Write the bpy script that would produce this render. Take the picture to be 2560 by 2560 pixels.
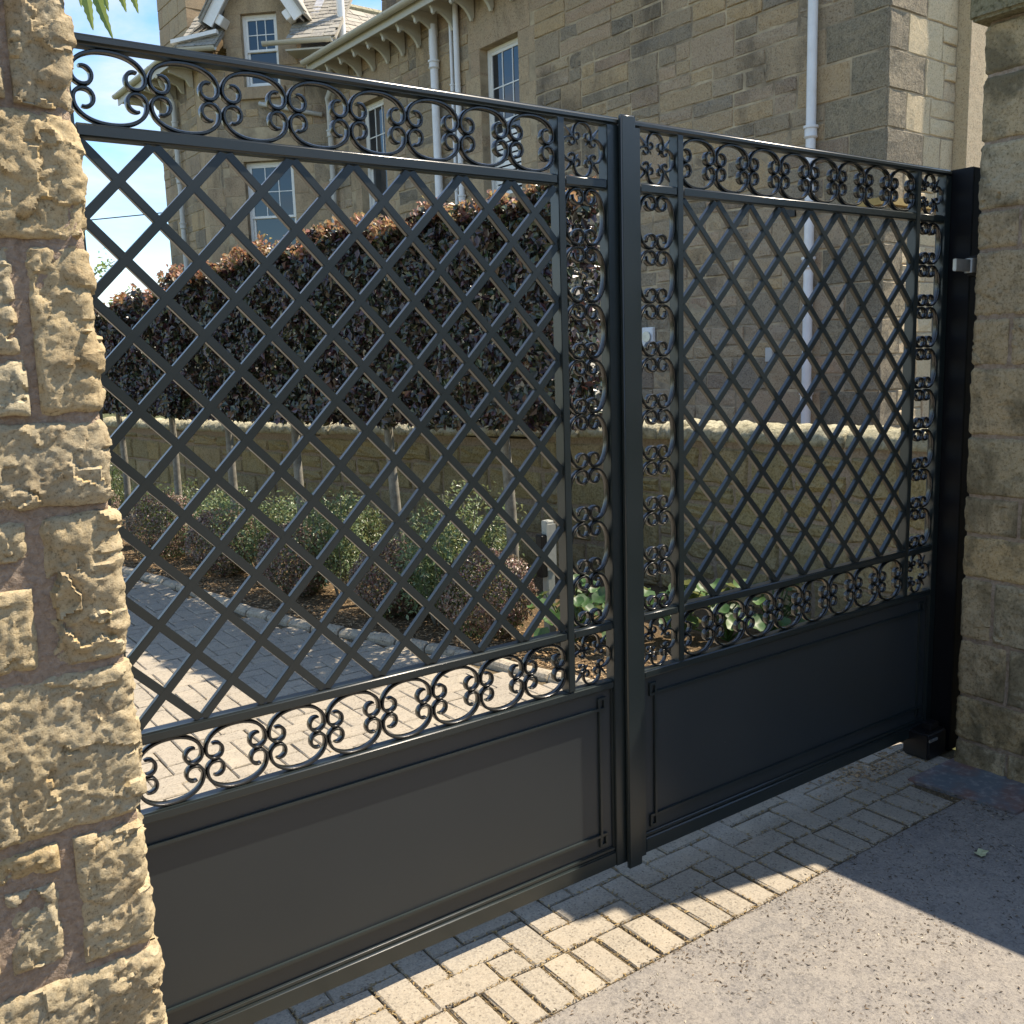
import bpy, bmesh, math, random
import numpy as np
from mathutils import Vector, Matrix, noise
R_ = math.radians
C = bpy.context.scene.collection
for o in list(bpy.data.objects): bpy.data.objects.remove(o)
sc = bpy.context.scene
random.seed(7)

# ---------------------------------------------------------------- camera
CAM = Vector((-2.01088, -2.20279, 1.67844))
cd_ = bpy.data.cameras.new('camera'); cam = bpy.data.objects.new('camera', cd_); C.objects.link(cam)
right = Vector((0.81135, -0.58378, -0.03015)); fwd = Vector((0.57293, 0.80439, -0.15718)); up = right.cross(fwd)
right = fwd.cross(up)
M = Matrix((right, up, -fwd)).transposed().to_4x4(); M.translation = CAM
cam.matrix_world = M
cd_.sensor_width = 36; cd_.lens = 2414.2 / 2560 * 36; cd_.clip_start = 0.05; cd_.clip_end = 2000
sc.camera = cam

# ---------------------------------------------------------------- light
SUN_EL = R_(57.0); sd = Vector((0.979, -0.206, 0)).normalized()
sund = Vector((sd.x * math.cos(SUN_EL), sd.y * math.cos(SUN_EL), math.sin(SUN_EL)))
sl = bpy.data.lights.new('sun', 'SUN'); sl.energy = 4.2; sl.angle = R_(0.53); sl.color = (1.0, 0.93, 0.82)
so = bpy.data.objects.new('sun', sl); C.objects.link(so)
so.rotation_euler = sund.to_track_quat('Z', 'Y').to_euler(); so.location = (5, -2, 12)
w = bpy.data.worlds.new('World'); sc.world = w; w.use_nodes = True
nt = w.node_tree; nt.nodes.clear()
def N(t, ty, **k):
    n = t.nodes.new(ty)
    for a, b in k.items(): setattr(n, a, b)
    return n
out = N(nt, 'ShaderNodeOutputWorld'); bg = N(nt, 'ShaderNodeBackground'); bg.inputs[1].default_value = 0.15
sky = N(nt, 'ShaderNodeTexSky', sky_type='NISHITA'); sky.sun_disc = False
sky.sun_elevation = SUN_EL; sky.sun_rotation = math.atan2(sd.x, sd.y)
sky.air_density = 1.0; sky.dust_density = 0.1; sky.ozone_density = 2.5
tc = N(nt, 'ShaderNodeTexCoord'); mp = N(nt, 'ShaderNodeMapping'); mp.inputs['Scale'].default_value = (1.2, 1.2, 3.2)
mp.inputs['Location'].default_value = (1.7, 0.6, 0.3)
nz = N(nt, 'ShaderNodeTexNoise'); nz.inputs['Scale'].default_value = 2.6; nz.inputs['Detail'].default_value = 8; nz.inputs['Roughness'].default_value = .58
nz.inputs['Distortion'].default_value = .4
cr = N(nt, 'ShaderNodeValToRGB'); cr.color_ramp.elements[0].position = .43; cr.color_ramp.elements[1].position = .66
cr.color_ramp.elements[0].color = (0.08,) * 3 + (1,); cr.color_ramp.elements[1].color = (.92,) * 3 + (1,)
mx = N(nt, 'ShaderNodeMix', data_type='RGBA'); mx.inputs['B'].default_value = (2.7, 2.9, 3.2, 1)
nt.links.new(tc.outputs['Generated'], mp.inputs[0]); nt.links.new(mp.outputs[0], nz.inputs['Vector'])
nt.links.new(nz.outputs[0], cr.inputs[0]); nt.links.new(cr.outputs[0], mx.inputs['Factor'])
hsv = N(nt, 'ShaderNodeHueSaturation'); hsv.inputs['Saturation'].default_value = 1.35; hsv.inputs['Value'].default_value = .85; nt.links.new(sky.outputs[0], hsv.inputs['Color']); nt.links.new(hsv.outputs[0], mx.inputs['A']); nt.links.new(mx.outputs['Result'], bg.inputs[0]); nt.links.new(bg.outputs[0], out.inputs[0])
sc.view_settings.view_transform = 'Standard'; sc.view_settings.look = 'None'
sc.view_settings.exposure = 1.35; sc.view_settings.gamma = 1
sc.view_settings.use_white_balance = True; sc.view_settings.white_balance_temperature = 7200; sc.view_settings.white_balance_tint = 12

# ---------------------------------------------------------------- helpers
def thing(name, label, cat, loc=(0, 0, 0), rotz=0, group=None):
    o = bpy.data.objects.new(name, None); C.objects.link(o); o.empty_display_size = .2
    o.location = loc; o.rotation_euler = (0, 0, rotz); o['label'] = label; o['category'] = cat
    if group: o['group'] = group
    return o
class MB:
    def __init__(s): s.v = []; s.f = []
    def quad(s, pts):
        b = len(s.v); s.v += [tuple(p) for p in pts]; s.f.append(tuple(range(b, b + len(pts))))
    def box(s, x0, x1, y0, y1, z0, z1):
        s.hexa([(x0, y0, z0), (x1, y0, z0), (x1, y1, z0), (x0, y1, z0), (x0, y0, z1), (x1, y0, z1), (x1, y1, z1), (x0, y1, z1)])
    def hexa(s, p):
        b = len(s.v); s.v += [tuple(q) for q in p]
        for f in ((0, 3, 2, 1), (4, 5, 6, 7), (0, 1, 5, 4), (1, 2, 6, 5), (2, 3, 7, 6), (3, 0, 4, 7)): s.f.append(tuple(b + i for i in f))
    def sweep(s, pts, prof, nrm=(0, 1, 0), cap=True, closed=False, scl=None):
        # prof: list of (a along side, b along nrm); pts in plane perpendicular to nrm
        nrm = Vector(nrm); b0 = len(s.v); n = len(pts); m = len(prof)
        for i, p in enumerate(pts):
            p = Vector(p)
            t = (Vector(pts[min(i + 1, n - 1)]) - Vector(pts[max(i - 1, 0)]))
            if closed: t = Vector(pts[(i + 1) % n]) - Vector(pts[i - 1])
            t.normalize(); sd_ = t.cross(nrm); k = scl[i] if scl else 1
            for a, c in prof: s.v.append(tuple(p + sd_ * a * k + nrm * c * k))
        for i in range(n if closed else n - 1):
            j = (i + 1) % n
            for q in range(m):
                r = (q + 1) % m; s.f.append((b0 + i * m + q, b0 + i * m + r, b0 + j * m + r, b0 + j * m + q))
        if cap and not closed:
            s.f.append(tuple(b0 + q for q in range(m))[::-1]); s.f.append(tuple(b0 + (n - 1) * m + q for q in range(m)))
    def tube(s, pts, r, seg=10, cap=True):
        n = len(pts); b0 = len(s.v); rr = r if isinstance(r, (list, tuple)) else [r] * n
        ref = None
        for i, p in enumerate(pts):
            p = Vector(p); t = (Vector(pts[min(i + 1, n - 1)]) - Vector(pts[max(i - 1, 0)])).normalized()
            if ref is None: ref = t.orthogonal().normalized()
            ref = (ref - t * ref.dot(t)).normalized(); bb = t.cross(ref)
            for q in range(seg):
                a = 2 * math.pi * q / seg; s.v.append(tuple(p + (ref * math.cos(a) + bb * math.sin(a)) * rr[i]))
        for i in range(n - 1):
            for q in range(seg):
                r2 = (q + 1) % seg; s.f.append((b0 + i * seg + q, b0 + i * seg + r2, b0 + (i + 1) * seg + r2, b0 + (i + 1) * seg + q))
        if cap:
            s.f.append(tuple(b0 + q for q in range(seg))[::-1]); s.f.append(tuple(b0 + (n - 1) * seg + q for q in range(seg)))
    def mesh(s, name, mat=None, smooth=False, bevel=0):
        me = bpy.data.meshes.new(name); me.from_pydata(s.v, [], s.f)
        bm = bmesh.new(); bm.from_mesh(me)
        if bevel:
            bmesh.ops.remove_doubles(bm, verts=bm.verts, dist=1e-6)
            bmesh.ops.bevel(bm, geom=bm.edges[:], offset=bevel, segments=2 if bevel < .003 else 3, affect='EDGES', clamp_overlap=True)
        bmesh.ops.recalc_face_normals(bm, faces=bm.faces); bm.to_mesh(me); bm.free()
        if smooth: me.polygons.foreach_set('use_smooth', [True] * len(me.polygons))
        if mat: me.materials.append(mat)
        me.update(); return me
    def obj(s, name, mat, parent=None, smooth=False, bevel=0, **k):
        return link(name, s.mesh(name, mat, smooth, bevel), parent, **k)
def link(name, me, parent=None, loc=None, rot=None, label=None, kind=None, cat=None, group=None):
    o = bpy.data.objects.new(name, me); C.objects.link(o)
    if parent: o.parent = parent
    if loc: o.location = loc
    if rot: o.rotation_euler = rot
    if label: o['label'] = label
    if kind: o['kind'] = kind
    if cat: o['category'] = cat
    if group: o['group'] = group
    return o
def smooth_angle(me, deg=35):
    try: me.set_sharp_from_angle(angle=R_(deg))
    except Exception: pass

# ---------------------------------------------------------------- materials
def newmat(name, rough=.6, spec=.4, metal=0):
    m = bpy.data.materials.new(name); m.use_nodes = True; t = m.node_tree; b = t.nodes['Principled BSDF']
    b.inputs['Roughness'].default_value = rough; b.inputs['Metallic'].default_value = metal
    b.inputs['Specular IOR Level'].default_value = spec
    return m, t, b
def ramp(t, stops, interp='LINEAR'):
    r = N(t, 'ShaderNodeValToRGB'); e = r.color_ramp; e.interpolation = interp
    while len(e.elements) < len(stops): e.elements.new(.5)
    for i, (p, c) in enumerate(stops): e.elements[i].position = p; e.elements[i].color = tuple(c) + (1,)
    return r
def L(t, a, b): t.links.new(a, b)
def randval(t):   # one number per object and per joined piece
    oi = N(t, 'ShaderNodeObjectInfo'); g = N(t, 'ShaderNodeNewGeometry'); a = N(t, 'ShaderNodeMath', operation='ADD')
    L(t, oi.outputs['Random'], a.inputs[0]); L(t, g.outputs['Random Per Island'], a.inputs[1])
    f = N(t, 'ShaderNodeMath', operation='FRACT'); L(t, a.outputs[0], f.inputs[0]); return f.outputs[0]
def rcoord(t, rnd):
    tc = N(t, 'ShaderNodeTexCoord'); m = N(t, 'ShaderNodeVectorMath', operation='MULTIPLY_ADD')
    cx = N(t, 'ShaderNodeCombineXYZ'); L(t, rnd, cx.inputs[0]); L(t, rnd, cx.inputs[1]); L(t, rnd, cx.inputs[2])
    m.inputs[1].default_value = (57, 31, 43); L(t, cx.outputs[0], m.inputs[0]); L(t, tc.outputs['Object'], m.inputs[2]); return m.outputs[0]
def noise_(t, vec, scale, detail=6, rough=.6, dist=0):
    n = N(t, 'ShaderNodeTexNoise'); n.inputs['Scale'].default_value = scale; n.inputs['Detail'].default_value = detail
    n.inputs['Roughness'].default_value = rough; n.inputs['Distortion'].default_value = dist
    if vec is not None: L(t, vec, n.inputs['Vector'])
    return n.outputs[0]
def mixc(t, f, a, b, mode='MIX'):
    m = N(t, 'ShaderNodeMix', data_type='RGBA', blend_type=mode)
    for s, k in ((f, 'Factor'), (a, 'A'), (b, 'B')):
        if hasattr(s, 'links'): L(t, s, m.inputs[k])
        else: m.inputs[k].default_value = (s if k == 'Factor' else tuple(s) + (1,))
    return m.outputs['Result']
def maprange(t, v, a, b, c=0, d=1):
    m = N(t, 'ShaderNodeMapRange'); L(t, v, m.inputs[0]); m.inputs[1].default_value = a; m.inputs[2].default_value = b
    m.inputs[3].default_value = c; m.inputs[4].default_value = d; return m.outputs[0]
def bump(t, b, h, strength, dist, prev=None):
    n = N(t, 'ShaderNodeBump'); n.inputs['Strength'].default_value = strength; n.inputs['Distance'].default_value = dist
    L(t, h, n.inputs['Height'])
    if prev is not None: L(t, prev, n.inputs['Normal'])
    L(t, n.outputs[0], b.inputs['Normal']); return n.outputs[0]

def stone_mat(name, stops, stain=(.10, .085, .06), stain_lo=.55, stain_hi=.75, bs=.9, bd=.02, fine=60, patch=(.30, .25, .16), big=None):
    m, t, b = newmat(name, .88, .25)
    r = randval(t); v = rcoord(t, r)
    rp = ramp(t, stops, 'LINEAR'); L(t, r, rp.inputs[0])
    n1 = noise_(t, v, 5, 6, .65, .3); n2 = noise_(t, v, fine, 5, .7); n3 = noise_(t, v, 14, 8, .7, .6)
    c = mixc(t, maprange(t, n1, .35, .65, 0, .4), rp.outputs[0], patch)
    c = mixc(t, maprange(t, n3, stain_lo, stain_hi, 0, .75), c, stain)
    c = mixc(t, maprange(t, n2, .3, .7, 0, .55), c, mixc(t, .55, c, (.62, .56, .42)), 'MIX')
    if big:
        ge = N(t, 'ShaderNodeNewGeometry'); mpp = N(t, 'ShaderNodeMapping'); mpp.inputs['Scale'].default_value = big[0]; L(t, ge.outputs['Position'], mpp.inputs[0])
        nb = noise_(t, mpp.outputs[0], 1, 7, .66, .5); c = mixc(t, maprange(t, nb, big[1], big[2], 0, big[4]), c, big[3])
    n5 = noise_(t, v, fine * 2.6, 4, .75)
    dk = mixc(t, maprange(t, n2, .30, .46, .7, 0), c, (.05, .04, .028)); dk = mixc(t, maprange(t, n5, .33, .45, .45, 0), dk, (.06, .045, .03))
    L(t, dk, b.inputs['Base Color'])
    p = bump(t, b, n3, bs, bd); p = bump(t, b, n2, bs * .7, max(bd * .3, .0025), p); bump(t, b, n5, bs * .7, .0016, p)
    return m
M_house = stone_mat('house_sandstone', [(0, (.30, .22, .14)), (.14, (.20, .16, .115)), (.28, (.34, .24, .145)), (.42, (.44, .29, .14)), (.55, (.33, .25, .17)), (.66, (.40, .265, .165)), (.76, (.25, .20, .15)), (.82, (.10, .085, .07)), (.86, (.06, .052, .045)), (.93, (.36, .23, .15)), (1, (.40, .30, .18))], bd=.03, fine=55, patch=(.30, .225, .14), big=((1.1, 1.1, .6), .52, .68, (.075, .065, .052), .75), stain=(.09, .075, .055), stain_lo=.58, stain_hi=.85)
M_quoin = stone_mat('dark_quoin_sandstone', [(0, (.13, .105, .07)), (.5, (.22, .175, .11)), (1, (.30, .235, .14))], stain=(.045, .04, .032), stain_lo=.46, stain_hi=.68, bd=.02, patch=(.12, .10, .07))
M_ashlar = stone_mat('ashlar_sandstone', [(0, (.36, .24, .14)), (.5, (.42, .30, .175)), (1, (.33, .215, .13))], big=((1.6, 1.6, .7), .52, .7, (.11, .085, .06), .6), bs=.5, bd=.01, stain=(.11, .085, .06), stain_lo=.5, stain_hi=.8, patch=(.24, .19, .12))
M_buff = stone_mat('lightened_buff_sandstone', [(0, (.50, .38, .22)), (.5, (.60, .47, .28)), (1, (.46, .34, .21))], bs=.6, bd=.015, stain=(.28, .23, .15), stain_lo=.5, stain_hi=.85, patch=(.42, .35, .23))  # buff stone, lightened to stand in for sun on the return face
M_pillar = stone_mat('rock_faced_sandstone', [(0, (.33, .275, .175)), (.35, (.38, .30, .17)), (.6, (.42, .285, .11)), (.8, (.33, .29, .20)), (1, (.41, .36, .235))], big=((7, 7, 5), .5, .66, (.24, .17, .085), .7), bs=.9, bd=.005, fine=150, stain=(.21, .13, .05), stain_lo=.52, stain_hi=.72, patch=(.38, .28, .13))
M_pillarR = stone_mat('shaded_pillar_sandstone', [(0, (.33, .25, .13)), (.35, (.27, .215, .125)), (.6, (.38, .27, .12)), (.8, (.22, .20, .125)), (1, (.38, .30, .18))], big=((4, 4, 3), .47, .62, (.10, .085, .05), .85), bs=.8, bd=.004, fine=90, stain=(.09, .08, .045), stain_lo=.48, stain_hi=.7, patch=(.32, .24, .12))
M_garden = stone_mat('mossy_wall_stone', [(0, (.21, .165, .055)), (.3, (.28, .21, .08)), (.6, (.17, .14, .055)), (.85, (.30, .22, .11)), (1, (.21, .18, .075))], bd=.02, stain=(.07, .06, .027), stain_lo=.5, stain_hi=.75, patch=(.25, .19, .07))
M_cope = stone_mat('lichen_coping_stone', [(0, (.40, .38, .25)), (.5, (.48, .45, .31)), (1, (.36, .33, .20))], bs=1.3, bd=.03, fine=40, stain=(.13, .11, .05), stain_lo=.5, stain_hi=.66, patch=(.45, .42, .27))
def plain(name, col, rough=.6, spec=.4, metal=0, var=None, bs=0, scale=30, bd=.003):
    m, t, b = newmat(name, rough, spec, metal); tc = N(t, 'ShaderNodeTexCoord'); n = noise_(t, tc.outputs['Object'], scale, 6, .65)
    L(t, mixc(t, maprange(t, n, .3, .7), col, var or tuple(x * .75 for x in col)), b.inputs['Base Color'])
    if bs: bump(t, b, n, bs, bd)
    return m
M_mortar = plain('pinkish_mortar', (.44, .345, .26), .95, .1, var=(.26, .19, .135), bs=1.0, scale=90, bd=.012)
M_mortarH = plain('house_mortar', (.52, .42, .28), .95, .1, var=(.14, .11, .08), bs=.6, scale=2.3)
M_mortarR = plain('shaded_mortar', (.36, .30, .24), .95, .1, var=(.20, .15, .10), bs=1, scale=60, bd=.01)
M_white = plain('white_gloss_paint', (.78, .78, .75), .35, .5, var=(.70, .69, .64))
M_cream = plain('cream_gutter_paint', (.50, .475, .39), .4, .4, var=(.42, .40, .33))
M_pipew = plain('downpipe_paint', (.72, .73, .74), .35, .5, var=(.62, .62, .61), scale=6)
M_pipeg = plain('grey_downpipe_paint', (.50, .50, .48), .4, .4, var=(.40, .40, .37), scale=8)
M_lead = plain('lead_flashing', (.50, .51, .52), .5, .5, var=(.25, .25, .26), scale=8)
M_black = plain('black_plastic_and_hollows', (.008, .008, .009), .4, .4)
M_silver = plain('galvanised_steel', (.55, .56, .55), .35, .5, .8, var=(.35, .36, .36), scale=20)
# gate paint
M_gate, t, b = newmat('anthracite_gate_paint', .42, .45)
tc = N(t, 'ShaderNodeTexCoord'); n = noise_(t, tc.outputs['Object'], 240, 3, .5); n2 = noise_(t, tc.outputs['Object'], 3, 4, .5)
L(t, mixc(t, n2, (.009, .016, .0165), (.013, .021, .022)), b.inputs['Base Color']); bump(t, b, n, .10, .0006); b.inputs['Coat Weight'].default_value = .5; b.inputs['Coat Roughness'].default_value = .28
L(t, maprange(t, n2, .3, .7, .34, .46), b.inputs['Roughness'])
M_panel, t, b = newmat('satin_panel_paint', .34, .5)
tc = N(t, 'ShaderNodeTexCoord'); n2 = noise_(t, tc.outputs['Object'], 2.2, 3, .5); n = noise_(t, tc.outputs['Object'], 300, 2, .5)
L(t, mixc(t, n2, (.022, .028, .031), (.031, .037, .039)), b.inputs['Base Color']); bump(t, b, n, .06, .0004)
sp = noise_(t, tc.outputs['Object'], 55, 2, .5); bc = b.inputs['Base Color'].links[0].from_socket; L(t, mixc(t, maprange(t, sp, .78, .82), bc, (.25, .24, .22)), b.inputs['Base Color']); L(t, maprange(t, n2, .3, .7, .30, .42), b.inputs['Roughness'])
M_iron, t, b = newmat('glossy_wrought_iron_paint', .24, .7); b.inputs['Base Color'].default_value = (.010, .012, .012, 1)
tc = N(t, 'ShaderNodeTexCoord'); bump(t, b, noise_(t, tc.outputs['Object'], 90, 3, .5), .25, .0012)
M_post = plain('black_post_paint', (.004, .005, .007), .5, .2)
# slates
M_slate, t, b = newmat('weathered_slate', .7, .3); r = randval(t); v = rcoord(t, r)
rp = ramp(t, [(0, (.16, .15, .135)), (.5, (.24, .225, .195)), (.8, (.31, .29, .25)), (1, (.13, .125, .12))]); L(t, r, rp.inputs[0])
L(t, mixc(t, maprange(t, noise_(t, v, 22, 5), .4, .65), rp.outputs[0], (.33, .31, .25)), b.inputs['Base Color']); bump(t, b, noise_(t, v, 25, 5), .5, .01)
# glass
M_glass, t, b = newmat('window_glass', .03, .5); b.inputs['Base Color'].default_value = (.02, .025, .03, 1)
b.inputs['IOR'].default_value = 1.7
tc = N(t, 'ShaderNodeTexCoord'); bump(t, b, noise_(t, tc.outputs['Object'], 1.5, 2, .5), .06, .02)
# paving
M_block, t, b = newmat('concrete_paving_block', .9, .2); r = randval(t); v = rcoord(t, r)
rp = ramp(t, [(0, (.21, .185, .15)), (.3, (.28, .24, .185)), (.55, (.19, .175, .15)), (.8, (.25, .215, .165)), (1, (.31, .27, .20))]); L(t, r, rp.inputs[0])
n = noise_(t, v, 160, 5, .75); n1 = noise_(t, v, 12, 5, .6)
vo = N(t, 'ShaderNodeTexVoronoi'); vo.inputs['Scale'].default_value = 170; L(t, v, vo.inputs['Vector']); vb = N(t, 'ShaderNodeRGBToBW'); L(t, vo.outputs['Color'], vb.inputs[0])
ge = N(t, 'ShaderNodeNewGeometry'); nb = noise_(t, ge.outputs['Position'], 2.2, 6, .65, .6)
c = mixc(t, maprange(t, n1, .38, .66, 0, .75), rp.outputs[0], (.16, .145, .12)); c = mixc(t, maprange(t, nb, .46, .64, 0, .6), c, (.125, .115, .10)); c = mixc(t, maprange(t, vb.outputs[0], .2, .8, .0, .45), c, (.36, .33, .27)); c = mixc(t, maprange(t, vb.outputs[0], .12, .2, .7, 0), c, (.07, .06, .05)); c = mixc(t, maprange(t, n, .35, .65, 0, .5), c, (.38, .33, .25))
c = mixc(t, maprange(t, n, .28, .40, .7, 0), c, (.07, .06, .05)); L(t, c, b.inputs['Base Color'])
p = bump(t, b, n, .55, .0025); bump(t, b, n1, .4, .006, p)
M_joint = plain('sandy_joint_soil', (.17, .13, .075), .95, .1, var=(.07, .055, .035), bs=1, scale=120, bd=.01)
M_straw, t, b = newmat('dry_moss_and_straw', .9, .2); r = randval(t); rp = ramp(t, [(0, (.30, .21, .09)), (.4, (.16, .11, .055)), (.7, (.38, .29, .15)), (1, (.05, .04, .025))]); L(t, r, rp.inputs[0]); L(t, rp.outputs[0], b.inputs['Base Color'])
# asphalt / worn tar
M_asph, t, b = newmat('worn_asphalt', .93, .15); tc = N(t, 'ShaderNodeTexCoord'); o_ = tc.outputs['Object']
n = noise_(t, o_, 190, 5, .8); n1 = noise_(t, o_, 3.2, 6, .62, .4); n2 = noise_(t, o_, 22, 8, .72, .5)
c = mixc(t, maprange(t, n1, .38, .62), (.17, .16, .15), (.215, .196, .172)); c = mixc(t, maprange(t, noise_(t, o_, 1.4, 5, .6, .8), .45, .62, 0, .5), c, (.135, .13, .125)); c = mixc(t, maprange(t, n2, .42, .62, 0, .45), c, (.30, .275, .235))
c = mixc(t, maprange(t, n2, .30, .42, .45, 0), c, (.10, .095, .09)); c = mixc(t, maprange(t, n, .33, .45, .75, 0), c, (.06, .055, .05)); c = mixc(t, maprange(t, n, .58, .70, 0, .6), c, (.46, .42, .36))
vo = N(t, 'ShaderNodeTexVoronoi'); vo.inputs['Scale'].default_value = 150; L(t, o_, vo.inputs['Vector']); vb = N(t, 'ShaderNodeRGBToBW'); L(t, vo.outputs['Color'], vb.inputs[0])
c = mixc(t, maprange(t, vb.outputs[0], .3, .9, 0, .28), c, (.34, .31, .265)); c = mixc(t, maprange(t, vb.outputs[0], .12, .30, .38, 0), c, (.07, .066, .06))
L(t, c, b.inputs['Base Color']); p = bump(t, b, n2, .5, .008); p = bump(t, b, vb.outputs[0], .35, .002, p); bump(t, b, n, .8, .003, p)
M_plate, t, b = newmat('rusty_cover_plate', .55, .4); tc = N(t, 'ShaderNodeTexCoord'); n1 = noise_(t, tc.outputs['Object'], 5, 6, .6); n2 = noise_(t, tc.outputs['Object'], 30, 6, .7)
c = mixc(t, maprange(t, n1, .42, .6), (.11, .135, .15), (.17, .10, .085)); c = mixc(t, maprange(t, n2, .5, .75), c, (.30, .29, .28)); L(t, c, b.inputs['Base Color']); bump(t, b, n2, .4, .002)
M_soil = plain('bark_mulch', (.20, .14, .08), .95, .1, var=(.07, .05, .03), bs=1, scale=60, bd=.03)
M_litter, t, b = newmat('dark_twigs_and_petals', .9, .2); r = randval(t); rp = ramp(t, [(0, (.05, .04, .03)), (.6, (.11, .08, .055)), (.85, (.20, .15, .10)), (1, (.42, .38, .30))]); L(t, r, rp.inputs[0]); L(t, rp.outputs[0], b.inputs['Base Color'])
M_chip, t, b = newmat('bark_chips', .9, .2); r = randval(t); rp = ramp(t, [(0, (.28, .18, .09)), (.5, (.42, .30, .17)), (1, (.12, .08, .05))]); L(t, r, rp.inputs[0]); L(t, rp.outputs[0], b.inputs['Base Color'])
M_kerb = stone_mat('kerb_stone', [(0, (.22, .195, .155)), (1, (.30, .26, .20))], bs=.8, bd=.01, stain=(.11, .095, .065), patch=(.26, .225, .17))
M_ground = plain('grass_ground', (.06, .08, .03), .95, .1, var=(.09, .08, .04), bs=1, scale=20, bd=.03)
M_bark, t, b = newmat('smooth_grey_bark', .8, .3); tc = N(t, 'ShaderNodeTexCoord'); n1 = noise_(t, tc.outputs['Object'], 18, 6, .7)
L(t, mixc(t, maprange(t, n1, .35, .65), (.12, .11, .085), (.24, .23, .19)), b.inputs['Base Color']); bump(t, b, n1, .6, .004)
def leafmat(name, stops, rough=.38, trans=.25, spec=.5):
    m = bpy.data.materials.new(name); m.use_nodes = True; t = m.node_tree; b = t.nodes['Principled BSDF']
    b.inputs['Roughness'].default_value = rough; b.inputs['Specular IOR Level'].default_value = spec
    r = randval(t); rp = ramp(t, stops); L(t, r, rp.inputs[0]); L(t, rp.outputs[0], b.inputs['Base Color'])
    tr = N(t, 'ShaderNodeBsdfTranslucent'); L(t, mixc(t, .35, rp.outputs[0], (.6, .55, .25)) if trans > .2 else rp.outputs[0], tr.inputs[0])
    ms = N(t, 'ShaderNodeMixShader'); ms.inputs[0].default_value = trans
    L(t, b.outputs[0], ms.inputs[1]); L(t, tr.outputs[0], ms.inputs[2]); L(t, ms.outputs[0], t.nodes['Material Output'].inputs[0]); return m
M_beech = leafmat('copper_beech_leaves', [(0, (.045, .018, .028)), (.3, (.032, .050, .020)), (.5, (.060, .022, .028)), (.7, (.040, .066, .024)), (.88, (.095, .038, .034)), (1, (.075, .10, .04))], .3, .2, .7)
M_newb = leafmat('copper_growth_with_glints', [(0, (.34, .10, .06)), (.3, (.36, .22, .17)), (.55, (.45, .15, .06)), (.75, (.22, .12, .10)), (.88, (.30, .24, .08)), (1, (.42, .32, .22))], .35, .35)  # new copper leaves; pale pinkish stops paint in glints on the hedge top
M_green = leafmat('shrub_green_leaves', [(0, (.03, .065, .018)), (.5, (.055, .10, .03)), (.8, (.09, .13, .045)), (1, (.05, .075, .03))], .4, .25)
M_rose = leafmat('pale_green_rose_leaves', [(0, (.05, .10, .03)), (.5, (.11, .17, .07)), (1, (.20, .26, .14))], .4, .3)
M_berb = leafmat('barberry_leaves', [(0, (.16, .06, .06)), (.25, (.10, .08, .04)), (.55, (.28, .18, .15)), (.75, (.09, .11, .045)), (1, (.36, .25, .22))], .4, .2)
M_big = leafmat('bergenia_leaves', [(0, (.022, .065, .015)), (.5, (.035, .095, .022)), (1, (.065, .13, .032))], .5, .25)
M_fresh = leafmat('fresh_ash_leaves', [(0, (.09, .20, .03)), (.5, (.14, .27, .05)), (1, (.20, .32, .08))], .45, .4)
M_fallen = leafmat('fallen_leaf', [(0, (.35, .38, .20)), (1, (.42, .44, .26))], .6, .1)

# ---------------------------------------------------------------- piece generators
def slab(w_, h_, d_, nx=3, nz=2, jit=.006, ch=.012, rnd=random, depthvar=.008):
    """stone slab: centre origin, face toward -Y, size w (x) h (z), back at y=+d; returns MB"""
    m = MB(); vs = m.v
    xs = [-w_ / 2 + ch + (w_ - 2 * ch) * i / nx for i in range(nx + 1)]; zs = [-h_ / 2 + ch + (h_ - 2 * ch) * j / nz for j in range(nz + 1)]
    idx = {}
    for j, z in enumerate(zs):
        for i, x in enumerate(xs):
            e = (i in (0, nx)) or (j in (0, nz))
            vs.append((x + rnd.uniform(-jit, jit) * .5, rnd.uniform(-depthvar, depthvar * .5) + (.003 if e else 0), z + rnd.uniform(-jit, jit) * .5)); idx[i, j] = len(vs) - 1
    for j in range(nz):
        for i in range(nx): m.f.append((idx[i, j], idx[i + 1, j], idx[i + 1, j + 1], idx[i, j + 1]))
    ring = [(i, 0) for i in range(nx)] + [(nx, j) for j in range(nz)] + [(i, nz) for i in range(nx, 0, -1)] + [(0, j) for j in range(nz, 0, -1)]
    r2 = []; r3 = []
    for (i, j) in ring:
        x, y, z = vs[idx[i, j]]; sx = (-1 if i == 0 else 1 if i == nx else 0); sz = (-1 if j == 0 else 1 if j == nz else 0)
        q = (x + sx * ch * .9, ch * 1.1 + y, z + sz * ch * .9); vs.append(q); r2.append(len(vs) - 1); vs.append((q[0], d_, q[2])); r3.append(len(vs) - 1)
    n = len(ring)
    for k in range(n):
        k2 = (k + 1) % n
        m.f.append((idx[ring[k]], r2[k], r2[k2], idx[ring[k2]])); m.f.append((r2[k], r3[k], r3[k2], r2[k2]))
    return m
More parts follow.
